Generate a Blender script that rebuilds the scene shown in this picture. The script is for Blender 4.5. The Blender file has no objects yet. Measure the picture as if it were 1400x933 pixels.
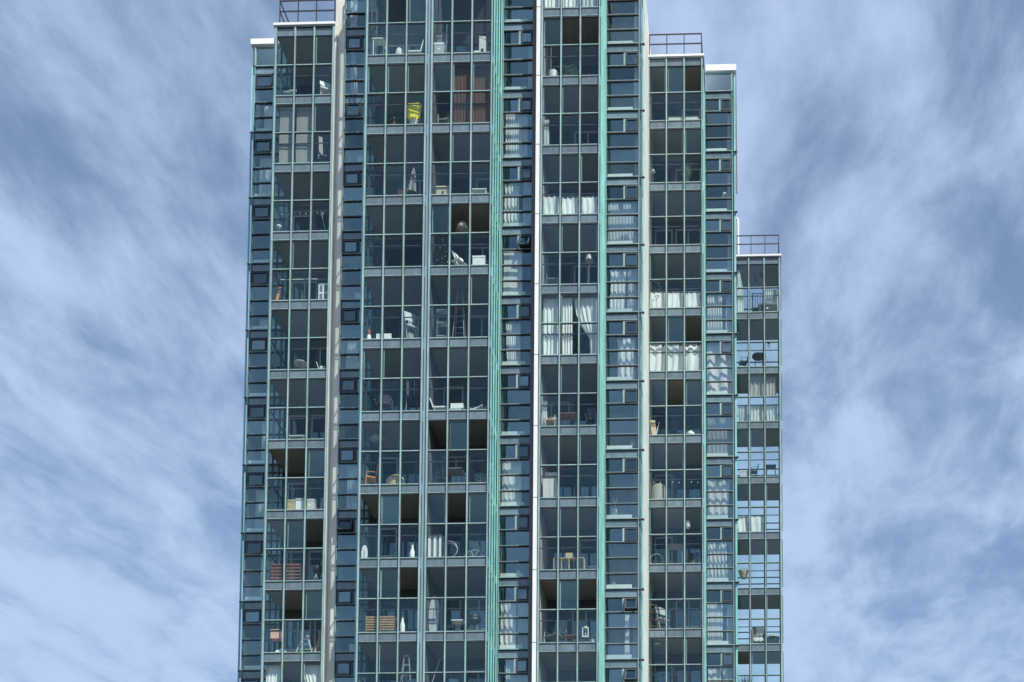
import bpy, math, random
from mathutils import Vector, Matrix, noise as mnoise
sc = bpy.context.scene
col = sc.collection
rnd = random.Random(7)

# ------------------------------------------------------------------ camera
F_PX, CX, CY = 1862.40, 969.90, 1445.31          # measured on the 1400 px wide photograph
MR = ((0.99961069, -0.00234193, 0.02780251),     # camera right, up, forward (x right, height, depth)
      (0.00434381, 0.99738339, -0.07216301),
      (-0.02756076, 0.07225569, 0.99700528))
EYE = 1.6
cam = bpy.data.objects.new('camera', bpy.data.cameras.new('camera'))
col.objects.link(cam); sc.camera = cam
cam.data.sensor_width = 36; cam.data.sensor_fit = 'HORIZONTAL'
cam.data.lens = F_PX / 1400 * 36
cam.data.shift_x = (700 - CX) / 1400
cam.data.shift_y = (CY - 466.5) / 1400
cam.data.clip_start = 0.5; cam.data.clip_end = 6000
vr, vu, vf = [Vector((m[0], m[2], m[1])) for m in MR]
cam.matrix_world = Matrix(((vr.x, vu.x, -vf.x, 0), (vr.y, vu.y, -vf.y, 0), (vr.z, vu.z, -vf.z, EYE), (0, 0, 0, 1)))

def at(px, py, Z):
    """the point on the vertical plane at depth Z that photo pixel (px, py) shows"""
    a, b = (px - CX) / F_PX, -(py - CY) / F_PX
    r = [MR[0][i] * a + MR[1][i] * b + MR[2][i] for i in range(3)]
    s = Z / r[2]
    return Vector((r[0] * s, Z, r[1] * s + EYE))

# ------------------------------------------------------------------ sun, sky, exposure
SUN_AZ, SUN_EL = math.radians(43), math.radians(53)     # azimuth from the facade normal, towards +x
tosun = Vector((math.sin(SUN_AZ) * math.cos(SUN_EL), -math.cos(SUN_AZ) * math.cos(SUN_EL), math.sin(SUN_EL)))
sun = bpy.data.objects.new('sun', bpy.data.lights.new('sun', 'SUN'))
col.objects.link(sun)
sun.data.energy = 4.9; sun.data.angle = math.radians(0.5); sun.data.color = (1.0, 0.96, 0.90)
sun.rotation_euler = (-tosun).to_track_quat('-Z', 'Y').to_euler()
sun.location = (40, -60, 120)

world = bpy.data.worlds.new('World'); sc.world = world; world.use_nodes = True
nt = world.node_tree; nt.nodes.clear()
def N(tree, t, **kw):
    n = tree.nodes.new(t)
    for k, v in kw.items(): setattr(n, k, v)
    return n
def LK(tree, a, b): tree.links.new(a, b)
out = N(nt, 'ShaderNodeOutputWorld'); bg = N(nt, 'ShaderNodeBackground')
bg.inputs['Strength'].default_value = 0.12
sky = N(nt, 'ShaderNodeTexSky', sky_type='NISHITA', sun_disc=False)
sky.sun_elevation = SUN_EL; sky.sun_rotation = math.atan2(tosun.x, tosun.y)
sky.air_density = 1.0; sky.dust_density = 0.35; sky.ozone_density = 2.6
tc = N(nt, 'ShaderNodeTexCoord'); sep = N(nt, 'ShaderNodeSeparateXYZ'); LK(nt, tc.outputs['Generated'], sep.inputs[0])
zm = N(nt, 'ShaderNodeMath', operation='MAXIMUM'); LK(nt, sep.outputs[2], zm.inputs[0]); zm.inputs[1].default_value = 0.08
dv = []
for i in (0, 1):
    d = N(nt, 'ShaderNodeMath', operation='DIVIDE'); LK(nt, sep.outputs[i], d.inputs[0]); LK(nt, zm.outputs[0], d.inputs[1]); dv.append(d)
cmb = N(nt, 'ShaderNodeCombineXYZ'); LK(nt, dv[0].outputs[0], cmb.inputs[0]); LK(nt, dv[1].outputs[0], cmb.inputs[1])
mp = N(nt, 'ShaderNodeMapping'); LK(nt, cmb.outputs[0], mp.inputs[0])
mp.inputs['Location'].default_value = (3.1, 1.7, 0); mp.inputs['Rotation'].default_value = (0, 0, math.radians(20)); mp.inputs['Scale'].default_value = (0.92, 0.44, 1)
n1 = N(nt, 'ShaderNodeTexNoise'); LK(nt, mp.outputs[0], n1.inputs['Vector'])
n1.inputs['Scale'].default_value = 8.5; n1.inputs['Detail'].default_value = 10; n1.inputs['Roughness'].default_value = 0.6; n1.inputs['Distortion'].default_value = 0.25
n2 = N(nt, 'ShaderNodeTexNoise'); LK(nt, mp.outputs[0], n2.inputs['Vector'])
n2.inputs['Scale'].default_value = 2.0; n2.inputs['Detail'].default_value = 4; n2.inputs['Roughness'].default_value = 0.5
ad = N(nt, 'ShaderNodeMath', operation='MULTIPLY_ADD'); LK(nt, n2.outputs[0], ad.inputs[0]); ad.inputs[1].default_value = 0.6; LK(nt, n1.outputs[0], ad.inputs[2])
mr = N(nt, 'ShaderNodeMapRange', interpolation_type='SMOOTHSTEP'); ez = N(nt, 'ShaderNodeMath', operation='MULTIPLY_ADD'); LK(nt, zm.outputs[0], ez.inputs[0]); ez.inputs[1].default_value = -0.32; ez.inputs[2].default_value = 0.16   # thin cloud gathers towards the horizon
es = N(nt, 'ShaderNodeMath', operation='ADD'); LK(nt, ad.outputs[0], es.inputs[0]); LK(nt, ez.outputs[0], es.inputs[1]); LK(nt, es.outputs[0], mr.inputs['Value'])
mr.inputs['From Min'].default_value = 0.56; mr.inputs['From Max'].default_value = 1.04; mr.inputs['To Min'].default_value = 0.17; mr.inputs['To Max'].default_value = 0.96
mx = N(nt, 'ShaderNodeMixRGB'); LK(nt, mr.outputs[0], mx.inputs[0]); LK(nt, sky.outputs[0], mx.inputs[1]); mx.inputs[2].default_value = (3.6, 4.6, 6.5, 1)
LK(nt, mx.outputs[0], bg.inputs['Color']); LK(nt, bg.outputs[0], out.inputs['Surface'])

vs = sc.view_settings
vs.view_transform = 'Standard'; vs.look = 'None'; vs.gamma = 1; vs.use_curve_mapping = False; vs.exposure = 0.22
sc.render.engine = 'CYCLES'
sc.cycles.max_bounces = 12; sc.cycles.diffuse_bounces = 4; sc.cycles.glossy_bounces = 4
sc.cycles.transparent_max_bounces = 40; sc.cycles.caustics_reflective = False; sc.cycles.caustics_refractive = False

# ------------------------------------------------------------------ materials
MATS = {}
def mat(name, rgb, rough=0.6, metal=0.0, var=0.12, scale=3.0, streak=1.0, bump=0.0, rand=0.0, spec=0.5, trans=0.0):
    """a painted / mineral / textile surface: base colour broken up by world-space noise"""
    m = bpy.data.materials.new(name); m.use_nodes = True; t = m.node_tree
    b = t.nodes['Principled BSDF']
    geo = N(t, 'ShaderNodeNewGeometry'); mp = N(t, 'ShaderNodeMapping'); LK(t, geo.outputs['Position'], mp.inputs[0])
    mp.inputs['Scale'].default_value = (1, 1, 1 / streak)
    nz = N(t, 'ShaderNodeTexNoise'); LK(t, mp.outputs[0], nz.inputs['Vector'])
    nz.inputs['Scale'].default_value = scale; nz.inputs['Detail'].default_value = 6; nz.inputs['Roughness'].default_value = 0.6
    r = N(t, 'ShaderNodeMapRange'); LK(t, nz.outputs[0], r.inputs['Value'])
    r.inputs['From Min'].default_value = 0.3; r.inputs['From Max'].default_value = 0.7
    r.inputs['To Min'].default_value = 1 - var; r.inputs['To Max'].default_value = 1 + var
    fac = r.outputs[0]
    if rand:
        oi = N(t, 'ShaderNodeObjectInfo'); r2 = N(t, 'ShaderNodeMapRange'); LK(t, oi.outputs['Random'], r2.inputs['Value'])
        r2.inputs['To Min'].default_value = 1 - rand; r2.inputs['To Max'].default_value = 1 + rand
        ml = N(t, 'ShaderNodeMath', operation='MULTIPLY'); LK(t, fac, ml.inputs[0]); LK(t, r2.outputs[0], ml.inputs[1]); fac = ml.outputs[0]
    sc_ = N(t, 'ShaderNodeVectorMath', operation='SCALE'); sc_.inputs[0].default_value = rgb; LK(t, fac, sc_.inputs['Scale'])
    LK(t, sc_.outputs[0], b.inputs['Base Color'])
    b.inputs['Roughness'].default_value = rough; b.inputs['Metallic'].default_value = metal
    b.inputs['Specular IOR Level'].default_value = spec
    if bump:
        bp = N(t, 'ShaderNodeBump'); LK(t, nz.outputs[0], bp.inputs['Height']); bp.inputs['Strength'].default_value = bump; bp.inputs['Distance'].default_value = 0.02
        LK(t, bp.outputs[0], b.inputs['Normal'])
    if trans:
        tr = N(t, 'ShaderNodeBsdfTranslucent'); LK(t, sc_.outputs[0], tr.inputs['Color'])
        ms = N(t, 'ShaderNodeMixShader'); ms.inputs[0].default_value = trans
        LK(t, b.outputs[0], ms.inputs[1]); LK(t, tr.outputs[0], ms.inputs[2]); LK(t, ms.outputs[0], t.nodes['Material Output'].inputs['Surface'])
    MATS[name] = m
    return m

def glass(name, r0, tint, wob=0.004, grain=0.0):
    """thin clear sheet: see-through with a Schlick sky reflection, lets sunlight pass"""
    m = bpy.data.materials.new(name); m.use_nodes = True; t = m.node_tree; t.nodes.clear()
    o = N(t, 'ShaderNodeOutputMaterial'); ms = N(t, 'ShaderNodeMixShader')
    tp = N(t, 'ShaderNodeBsdfTransparent'); tp.inputs[0].default_value = (*tint, 1)
    gl = N(t, 'ShaderNodeBsdfGlossy'); gl.inputs['Roughness'].default_value = 0.015; gl.inputs['Color'].default_value = (0.64, 0.92, 0.98, 1)
    geo = N(t, 'ShaderNodeNewGeometry')
    dt = N(t, 'ShaderNodeVectorMath', operation='DOT_PRODUCT'); LK(t, geo.outputs['Incoming'], dt.inputs[0]); LK(t, geo.outputs['Normal'], dt.inputs[1])
    ab = N(t, 'ShaderNodeMath', operation='ABSOLUTE'); LK(t, dt.outputs['Value'], ab.inputs[0])
    om = N(t, 'ShaderNodeMath', operation='SUBTRACT'); om.inputs[0].default_value = 1; LK(t, ab.outputs[0], om.inputs[1])
    pw = N(t, 'ShaderNodeMath', operation='POWER'); LK(t, om.outputs[0], pw.inputs[0]); pw.inputs[1].default_value = 5
    oi = N(t, 'ShaderNodeObjectInfo'); rr = N(t, 'ShaderNodeMapRange'); LK(t, oi.outputs['Random'], rr.inputs['Value'])
    rr.inputs['To Min'].default_value = r0 * 0.6; rr.inputs['To Max'].default_value = r0 * 1.5
    ma = N(t, 'ShaderNodeMath', operation='MULTIPLY_ADD'); LK(t, pw.outputs[0], ma.inputs[0]); ma.inputs[1].default_value = 1 - r0; LK(t, rr.outputs[0], ma.inputs[2])
    nz = N(t, 'ShaderNodeTexNoise'); LK(t, geo.outputs['Position'], nz.inputs['Vector']); nz.inputs['Scale'].default_value = 1.6; nz.inputs['Detail'].default_value = 1
    bp = N(t, 'ShaderNodeBump'); LK(t, nz.outputs[0], bp.inputs['Height']); bp.inputs['Strength'].default_value = 1.0; bp.inputs['Distance'].default_value = wob
    LK(t, bp.outputs[0], gl.inputs['Normal'])
    LK(t, ma.outputs[0], ms.inputs[0]); LK(t, tp.outputs[0], ms.inputs[1]); LK(t, gl.outputs[0], ms.inputs[2]); LK(t, ms.outputs[0], o.inputs['Surface'])
    MATS[name] = m
    return m

mat('frame', (0.28, 0.43, 0.42), 0.45, var=0.22, scale=6, streak=4, rand=0.12)
mat('fin', (0.25, 0.60, 0.54), 0.4, var=0.26, scale=4, streak=5, rand=0.14)
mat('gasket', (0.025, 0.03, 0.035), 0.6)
mat('sashframe', (0.045, 0.06, 0.072), 0.45, rand=0.2)
mat('ivory', (0.80, 0.78, 0.70), 0.9, var=0.05, trans=0.15)
mat('darkframe', (0.03, 0.036, 0.045), 0.45)
mat('panel', (0.14, 0.195, 0.22), 0.33, var=0.22, scale=5, streak=3, rand=0.16, spec=0.6)
mat('stripanel', (0.15, 0.23, 0.26), 0.22, var=0.22, scale=4, streak=2, rand=0.2, spec=0.8)
mat('midpanel', (0.24, 0.34, 0.40), 0.35, var=0.12, scale=2, streak=6)
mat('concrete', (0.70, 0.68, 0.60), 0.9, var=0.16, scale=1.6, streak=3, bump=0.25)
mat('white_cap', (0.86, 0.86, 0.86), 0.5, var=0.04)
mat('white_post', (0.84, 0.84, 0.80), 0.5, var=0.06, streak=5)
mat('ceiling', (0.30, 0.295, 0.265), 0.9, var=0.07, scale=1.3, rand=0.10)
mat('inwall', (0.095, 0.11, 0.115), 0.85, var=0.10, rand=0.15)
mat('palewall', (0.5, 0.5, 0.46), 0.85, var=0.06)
mat('room', (0.13, 0.135, 0.14), 0.9, var=0.1)
mat('ledge', (0.72, 0.78, 0.70), 0.6, var=0.05, rand=0.06)
mat('steel', (0.05, 0.05, 0.06), 0.5, metal=0.3)
mat('curtain', (0.88, 0.88, 0.86), 0.9, var=0.03, trans=0.12)
mat('sheer', (0.70, 0.73, 0.72), 0.9, var=0.04, trans=0.3)
mat('greycloth', (0.34, 0.34, 0.33), 0.9, var=0.05, trans=0.15)
mat('browncloth', (0.13, 0.062, 0.04), 0.9, var=0.12, streak=8, scale=5, trans=0.2)
mat('beigecloth', (0.55, 0.52, 0.46), 0.9, var=0.06, trans=0.3)
mat('white', (0.8, 0.8, 0.78), 0.5, var=0.05)
mat('offwhite', (0.62, 0.6, 0.55), 0.7, var=0.08)
mat('black', (0.02, 0.02, 0.022), 0.5)
mat('grey', (0.16, 0.17, 0.18), 0.6, var=0.1)
mat('lightgrey', (0.42, 0.44, 0.45), 0.5, var=0.1)
mat('wood', (0.40, 0.24, 0.12), 0.6, var=0.22, scale=9, rand=0.15)
mat('palewood', (0.58, 0.44, 0.28), 0.6, var=0.15, scale=9, rand=0.12)
mat('redwood', (0.22, 0.09, 0.06), 0.6, var=0.25, scale=9, rand=0.2)
mat('orange', (0.62, 0.25, 0.08), 0.55, var=0.12)
mat('pink', (0.75, 0.42, 0.34), 0.7, var=0.06)
mat('red', (0.45, 0.08, 0.05), 0.5)
mat('yellow', (0.95, 0.80, 0.02), 0.5, var=0.06, scale=8)
mat('straw', (0.55, 0.45, 0.22), 0.9, var=0.2, scale=14)
mat('leaf', (0.05, 0.10, 0.035), 0.6, var=0.35, scale=12)
mat('paleleaf', (0.22, 0.30, 0.22), 0.6, var=0.3, scale=12)
mat('pot', (0.30, 0.14, 0.08), 0.8)
mat('blue', (0.10, 0.2, 0.36), 0.5)
mat('ground', (0.10, 0.10, 0.095), 0.95, var=0.25, scale=0.15)
glass('balcony_glass', 0.032, (0.945, 0.985, 0.975))
glass('window_glass', 0.115, (0.95, 0.985, 0.98))
glass('door_glass', 0.10, (0.55, 0.60, 0.64))
def lampmat():
    m = bpy.data.materials.new('bulb'); m.use_nodes = True
    b = m.node_tree.nodes['Principled BSDF']; b.inputs['Base Color'].default_value = (0.9, 0.88, 0.8, 1); b.inputs['Roughness'].default_value = 0.2
    MATS['bulb'] = m
lampmat()

# ------------------------------------------------------------------ mesh helpers
CUBE_V = [(-.5, -.5, -.5), (.5, -.5, -.5), (.5, .5, -.5), (-.5, .5, -.5), (-.5, -.5, .5), (.5, -.5, .5), (.5, .5, .5), (-.5, .5, .5)]
CUBE_F = [(0, 3, 2, 1), (4, 5, 6, 7), (0, 1, 5, 4), (1, 2, 6, 5), (2, 3, 7, 6), (3, 0, 4, 7)]
_unit = {}
def unit(m):
    if m not in _unit:
        me = bpy.data.meshes.new('block_' + m); me.from_pydata(CUBE_V, [], CUBE_F); me.materials.append(MATS[m]); _unit[m] = me
    return _unit[m]
def link(name, me, parent=None, loc=(0, 0, 0)):
    o = bpy.data.objects.new(name, me); col.objects.link(o); o.location = loc
    if parent is not None: o.parent = parent
    return o
def worldloc(o):
    v = Vector(o.location)
    while o.parent is not None:
        o = o.parent; v += o.location
    return v
def bx(name, m, parent, x0, x1, y0, y1, z0, z1):
    """an axis-aligned member given in world coordinates (shares one mesh per material)"""
    o = link(name, unit(m), parent)
    c = Vector(((x0 + x1) / 2, (y0 + y1) / 2, (z0 + z1) / 2))
    o.location = c - (worldloc(parent) if parent is not None else Vector())
    o.scale = (x1 - x0, y1 - y0, z1 - z0)
    if name.endswith('pane') and 'side' not in name: o.rotation_euler = (math.radians(rnd.gauss(0, .28)), 0, math.radians(rnd.gauss(0, .28)))
    return o

class MB:
    def __init__(s): s.v = []; s.f = []
    def add(s, vs, fs):
        n = len(s.v); s.v += [tuple(v) for v in vs]; s.f += [tuple(i + n for i in f) for f in fs]; return s
    def box(s, x0, x1, y0, y1, z0, z1):
        return s.add([((x0 + x1) / 2 + a * (x1 - x0), (y0 + y1) / 2 + b * (y1 - y0), (z0 + z1) / 2 + c * (z1 - z0)) for a, b, c in CUBE_V], CUBE_F)
    def bar(s, p, q, r, r2=None, n=6):
        p, q = Vector(p), Vector(q); d = (q - p).normalized(); r2 = r if r2 is None else r2
        u = d.orthogonal().normalized(); w = d.cross(u)
        vs = []
        for c, rr in ((p, r), (q, r2)):
            for i in range(n):
                a = 2 * math.pi * i / n; vs.append(c + (u * math.cos(a) + w * math.sin(a)) * rr)
        fs = [(i, (i + 1) % n, n + (i + 1) % n, n + i) for i in range(n)] + [tuple(range(n))[::-1], tuple(range(n, 2 * n))]
        return s.add(vs, fs)
    def path(s, pts, r, n=6):
        for a, b in zip(pts, pts[1:]): s.bar(a, b, r, n=n)
        return s
    def lathe(s, prof, n=14, c=(0, 0, 0)):
        vs = []
        for r, z in prof:
            for i in range(n):
                a = 2 * math.pi * i / n; vs.append((c[0] + r * math.cos(a), c[1] + r * math.sin(a), c[2] + z))
        fs = []
        for j in range(len(prof) - 1):
            for i in range(n):
                fs.append((j * n + i, j * n + (i + 1) % n, (j + 1) * n + (i + 1) % n, (j + 1) * n + i))
        fs += [tuple(range(n))[::-1], tuple(range((len(prof) - 1) * n, len(prof) * n))]
        return s.add(vs, fs)
    def quadplate(s, p, ex, ey, t):
        p, ex, ey = Vector(p), Vector(ex), Vector(ey); nn = ex.cross(ey).normalized() * t
        b = [p, p + ex, p + ex + ey, p + ey]
        return s.add(b + [v + nn for v in b], [(0, 3, 2, 1), (4, 5, 6, 7), (0, 1, 5, 4), (1, 2, 6, 5), (2, 3, 7, 6), (3, 0, 4, 7)])
    def leaf(s, p, d, L, w, droop=0.2):
        p, d = Vector(p), Vector(d).normalized()
        side = d.cross(Vector((0, 0, 1)));
        side = side.normalized() if side.length > 1e-3 else Vector((1, 0, 0))
        m = p + d * L * 0.5; e = p + d * L - Vector((0, 0, droop * L))
        return s.add([p, m - side * w / 2, e, m + side * w / 2 + Vector((0, 0, w * 0.15))], [(0, 1, 2), (0, 2, 3)])
    def build(s, name, m, parent=None, loc=(0, 0, 0), smooth=False):
        me = bpy.data.meshes.new(name); me.from_pydata(s.v, [], s.f); me.materials.append(MATS[m]); me.update()
        if smooth:
            for p in me.polygons: p.use_smooth = True
        return link(name, me, parent, loc)

def empty(name, parent=None, loc=(0, 0, 0)):
    return link(name, None, parent, loc)
def tag(o, label, cat, group=None):
    o['label'] = label; o['category'] = cat
    if group: o['group'] = group
    return o

# ------------------------------------------------------------------ ground
FH = 2.9
def LZ(k): return 44.61 - FH * k
g = MB().add([(-1500, -1500, 0), (1500, -1500, 0), (1500, 1500, 0), (-1500, 1500, 0)], [(0, 1, 2, 3)]).build('ground', 'ground')
g['kind'] = 'structure'; g['label'] = 'grey paved ground around the foot of the tower'

# ------------------------------------------------------------------ the tower
tower = empty('apartment_tower', loc=(-9, 58, 0))
tag(tower, 'tall stepped apartment tower with glazed balconies and turquoise metal framing', 'tower')
PB, PW = 'balcony_glass', 'window_glass'

def solid(name, m, x0, x1, y0, y1, z0, z1):
    p = Vector(((x0 + x1) / 2, (y0 + y1) / 2, z0))
    o = MB().box(x0 - p.x, x1 - p.x, y0 - p.y, y1 - p.y, 0, z1 - z0).build(name, m, tower)
    o.location = p - Vector(tower.location)
    return o

def side_fins(part, x, sgn, zf, z0, z1, n=4, pitch=0.5, reach=0.048):
    """vertical fins standing out from a glazed return wall, with dark joint collars"""
    for i in range(n):
        y = zf + 0.22 + pitch * i
        a, b = sorted((x + sgn * 0.025, x + sgn * (0.025 + reach)))
        bx('fin', 'fin', part, a, b, y, y + 0.06, z0, z1)

def balcony(bay, k, x0, x1, zf, depth=2.05, openp=(), left='wall', right='wall', back='wall', zt=None, post=0.062, slab=True):
    """one glazed balcony: floor band at LZ(k), its own parapet panes and sliding panes, up to the slab above"""
    zs = LZ(k); ztop = LZ(k - 1) if zt is None else zt
    cx, cy = (x0 + x1) / 2, zf + depth / 2
    org = Vector((cx, cy, zs - 0.34))
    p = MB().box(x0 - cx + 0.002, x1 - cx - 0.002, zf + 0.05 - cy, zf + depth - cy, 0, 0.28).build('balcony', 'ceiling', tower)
    p.location = org - Vector(tower.location)
    w = (x1 - x0) / 3
    ys, yg = zf, zf + 0.045
    # floor band: three panels between bottom rail and the head rail of the storey below
    for i in range(3):
        bx('floor_band_panel', 'panel', p, x0 + i * w + 0.052, x0 + (i + 1) * w - 0.052, zf + 0.005, zf + 0.045, zs - 0.305, zs - 0.062)
    bx('band_backing', 'gasket', p, x0 + 0.02, x1 - 0.02, zf + 0.03, zf + 0.049, zs - 0.36, zs - 0.03)
    bx('bottom_rail', 'frame', p, x0, x1, zf - 0.012, zf + 0.05, zs - 0.004, zs + 0.03)
    bx('rail_gasket', 'gasket', p, x0 + 0.01, x1 - 0.01, zf - 0.004, zf + 0.05, zs - 0.05, zs - 0.004)
    bx('band_edge', 'frame', p, x0 + 0.03, x1 - 0.03, zf - 0.008, zf + 0.03, zs - 0.345, zs - 0.32)
    bx('head_shadow_strip', 'gasket', p, x0 + 0.03, x1 - 0.03, zf + 0.002, zf + 0.05, zs - 0.40, zs - 0.346)  # dark strip standing in for the shadow under the floor band
    zmid = zs + FH - 1.58
    zhead = ztop - 0.38
    bx('middle_rail', 'frame', p, x0, x1, zf - 0.014, zf + 0.045, zmid - 0.008, zmid + 0.028)
    bx('middle_gasket', 'gasket', p, x0 + 0.01, x1 - 0.01, zf, zf + 0.04, zmid - 0.045, zmid - 0.008)
    if zt is not None: bx('middle_rail', 'frame', p, x0, x1, zf - 0.014, zf + 0.045, zmid + 1.28, zmid + 1.33)
    for i in range(4):
        pw = (post if right != 'fins' or i == 0 else 0.04) if i in (0, 3) else 0.045
        xm = x0 + i * w
        bx('mullion_gasket', 'gasket', p, xm - pw / 2 - 0.03, xm + pw / 2 + 0.03, zf + 0.0, zf + 0.012, zs + 0.036, ztop - 0.41)
        bx('mullion', 'frame', p, xm - pw / 2, xm + pw / 2, zf - 0.06, zf + 0.055, zs - 0.35, ztop - 0.352)
    for i in range(3):
        a, b = x0 + i * w + 0.03, x0 + (i + 1) * w - 0.03
        bx('parapet_pane', PB, p, a, b, zf + 0.014, zf + 0.026, zs + 0.035, zmid - 0.02)
        if i in openp:
            nb = i + 1 if (i + 1) not in openp and i < 2 else i - 1
            if nb in openp or nb < 0: nb = None
            if nb is not None:
                c = x0 + nb * w
                bx('slid_pane', PB, p, c + 0.10, c + w - 0.02, zf + 0.07, zf + 0.082, zmid + 0.04, ztop - 0.40)
                bx('pane_stile', 'frame', p, c + 0.075, c + 0.10, zf + 0.065, zf + 0.087, zmid + 0.04, ztop - 0.40)
        else:
            bx('sliding_pane', PB, p, a, b, zf + 0.014, zf + 0.026, zmid + 0.03, ztop - 0.355)
            if rnd.random() < 0.3:
                s = a + 0.03 if rnd.random() < .5 else b - 0.055
                bx('pane_stile', 'frame', p, s, s + 0.025, zf + 0.03, zf + 0.05, zmid + 0.03, ztop - 0.36)
    # handrail behind the parapet glass
    bx('handrail', 'steel', p, x0 + 0.05, x1 - 0.05, zf + 0.12, zf + 0.15, zs + 0.93, zs + 0.965)
    # return walls
    for side, x, s in ((left, x0, -1), (right, x1, 1)):
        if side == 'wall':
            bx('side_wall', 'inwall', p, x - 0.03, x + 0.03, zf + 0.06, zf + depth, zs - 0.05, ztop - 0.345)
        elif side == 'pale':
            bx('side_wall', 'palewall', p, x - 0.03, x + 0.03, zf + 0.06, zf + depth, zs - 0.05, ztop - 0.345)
        elif side in ('fins', 'glass'):
            bx('side_pane', 'door_glass' if side == 'fins' else PB, p, x - 0.006, x + 0.006, zf + 0.06, zf + depth - 0.02, zs - 0.03, ztop - 0.05)
            bx('side_band', 'panel', p, x - 0.02, x + 0.02, zf + 0.06, zf + depth - 0.02, zs - 0.33, zs - 0.03)
            bx('side_rail', 'darkframe', p, x - 0.018, x + 0.018, zf + 0.06, zf + depth - 0.02, zmid - 0.02, zmid + 0.03)
            if side == 'fins': side_fins(p, x, s, zf, zs - 0.30, ztop - 0.31)
            else:
                if s < 0 and back == 'wall': bx('corner_fin', 'fin', p, x - .11, x - .045, zf + .05, zf + .25, zs - .33, ztop - .34)  # fin made deeper than a plain post so it shades the concrete pier
                for i in (1, 2, 3): bx('side_mullion', 'darkframe', p, x - 0.03, x + 0.03, zf + depth * i / 3 - 0.07, zf + depth * i / 3 - 0.02, zs - 0.33, ztop - 0.34)
    yb = zf + depth
    if back == 'wall':
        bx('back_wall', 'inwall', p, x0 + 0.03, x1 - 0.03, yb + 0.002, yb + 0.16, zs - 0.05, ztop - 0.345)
        W = x1 - x0; r = rnd.random()
        door = (0.06, 0.40) if r < 0.6 else (0.58, 0.94)
        win = (0.46, 0.95) if r < 0.6 else (0.06, 0.52)
        dz = zs + 2.15
        for (u0, u1), zb, nm in ((door, zs + 0.02, 'door'), (win, zs + 0.85, 'window')):
            a, b = x0 + W * u0, x0 + W * u1
            fm = 'lightgrey' if rnd.random() < 0.45 else 'darkframe'
            f = MB()
            ox = Vector(((a + b) / 2, yb - 0.03, zb))
            hw = (b - a) / 2; hh = dz - zb
            f.box(-hw, -hw + .06, -.02, .03, 0, hh).box(hw - .06, hw, -.02, .03, 0, hh).box(-hw + .06, hw - .06, -.02, .03, 0, .07).box(-hw + .06, hw - .06, -.02, .03, hh - .07, hh)
            f.box(-.03, .03, -.018, .028, .07, hh - .07) if nm == 'window' else f.box(-hw + .06, hw - .06, -.018, .028, hh * .45, hh * .45 + .06)
            fo = f.build(nm + '_frame', fm, p); fo.location = ox - worldloc(p)
            bx(nm + '_pane', 'door_glass', p, a + 0.05, b - 0.05, yb - 0.03, yb - 0.022, zb + 0.05, dz - 0.05)
    elif back == 'open':
        for i in range(4):
            xm = x0 + i * w
            bx('back_mullion', 'darkframe', p, xm - 0.06, xm + 0.06, yb - 0.06, yb + 0.04, zs - 0.33, ztop - 0.345)
        for zz in [zs - 0.02, zs + 0.98, zmid] + ([zs + 0.55] if rnd.random() < .4 else []):
            bx('back_rail', 'darkframe', p, x0, x1, yb - 0.03, yb + 0.02, zz - 0.022, zz + 0.022)
        bx('back_band', 'panel', p, x0, x1, yb + 0.02, yb + 0.06, zs - 0.34, zs - 0.04)
        for i in range(3):
            bx('back_pane', PB, p, x0 + i * w + 0.07, x0 + (i + 1) * w - 0.07, yb, yb + 0.012, zs, ztop - 0.35)
    return p

def roof_band(part, x0, x1, zf, k):
    """the top storey's head band under the roof cap"""
    w = (x1 - x0) / 3; zs = LZ(k)
    for i in range(3):
        bx('head_panel', 'panel', part, x0 + i * w + 0.045, x0 + (i + 1) * w - 0.045, zf + 0.005, zf + 0.045, zs - 0.315, zs + 0.0)
    bx('head_backing', 'gasket', part, x0 + 0.02, x1 - 0.02, zf + 0.03, zf + 0.049, zs - 0.36, zs + 0.09)
    for i in range(4):
        xm = x0 + i * w
        bx('head_mullion', 'frame', part, xm - 0.035, xm + 0.035, zf - 0.05, zf + 0.04, zs - 0.351, zs + 0.085)

def railing(x0, x1, y0, y1, z, h=1.17, mid=0.71, sides=(True, True), n=3):
    r = empty('roof_railing', tower, Vector(((x0 + x1) / 2, y0, z)) - Vector(tower.location))
    for i in range(n + 1):
        x = x0 + (x1 - x0) * i / n
        bx('post', 'steel', r, x - 0.02, x + 0.02, y0, y0 + 0.04, z, z + h)
    for zz in (mid, h):
        bx('rail', 'steel', r, x0 - 0.02, x1 + 0.02, y0 - 0.002, y0 + 0.042, z + zz - 0.022, z + zz + 0.022)
    for x, on in ((x0, sides[0]), (x1, sides[1])):
        if not on: continue
        for yy in (y0 + (y1 - y0) / 2, y1): bx('post', 'steel', r, x - 0.02, x + 0.02, yy - .02, yy + 0.02, z, z + h)
        for zz in (mid, h): bx('rail', 'steel', r, x - 0.021, x + 0.021, y0 + .042, y1, z + zz - 0.021, z + zz + 0.021)
    return r

def cap(x0, x1, y0, y1, z0, z1):
    return solid('roof_cap', 'white_cap', x0, x1, y0, y1, z0, z1)

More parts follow.
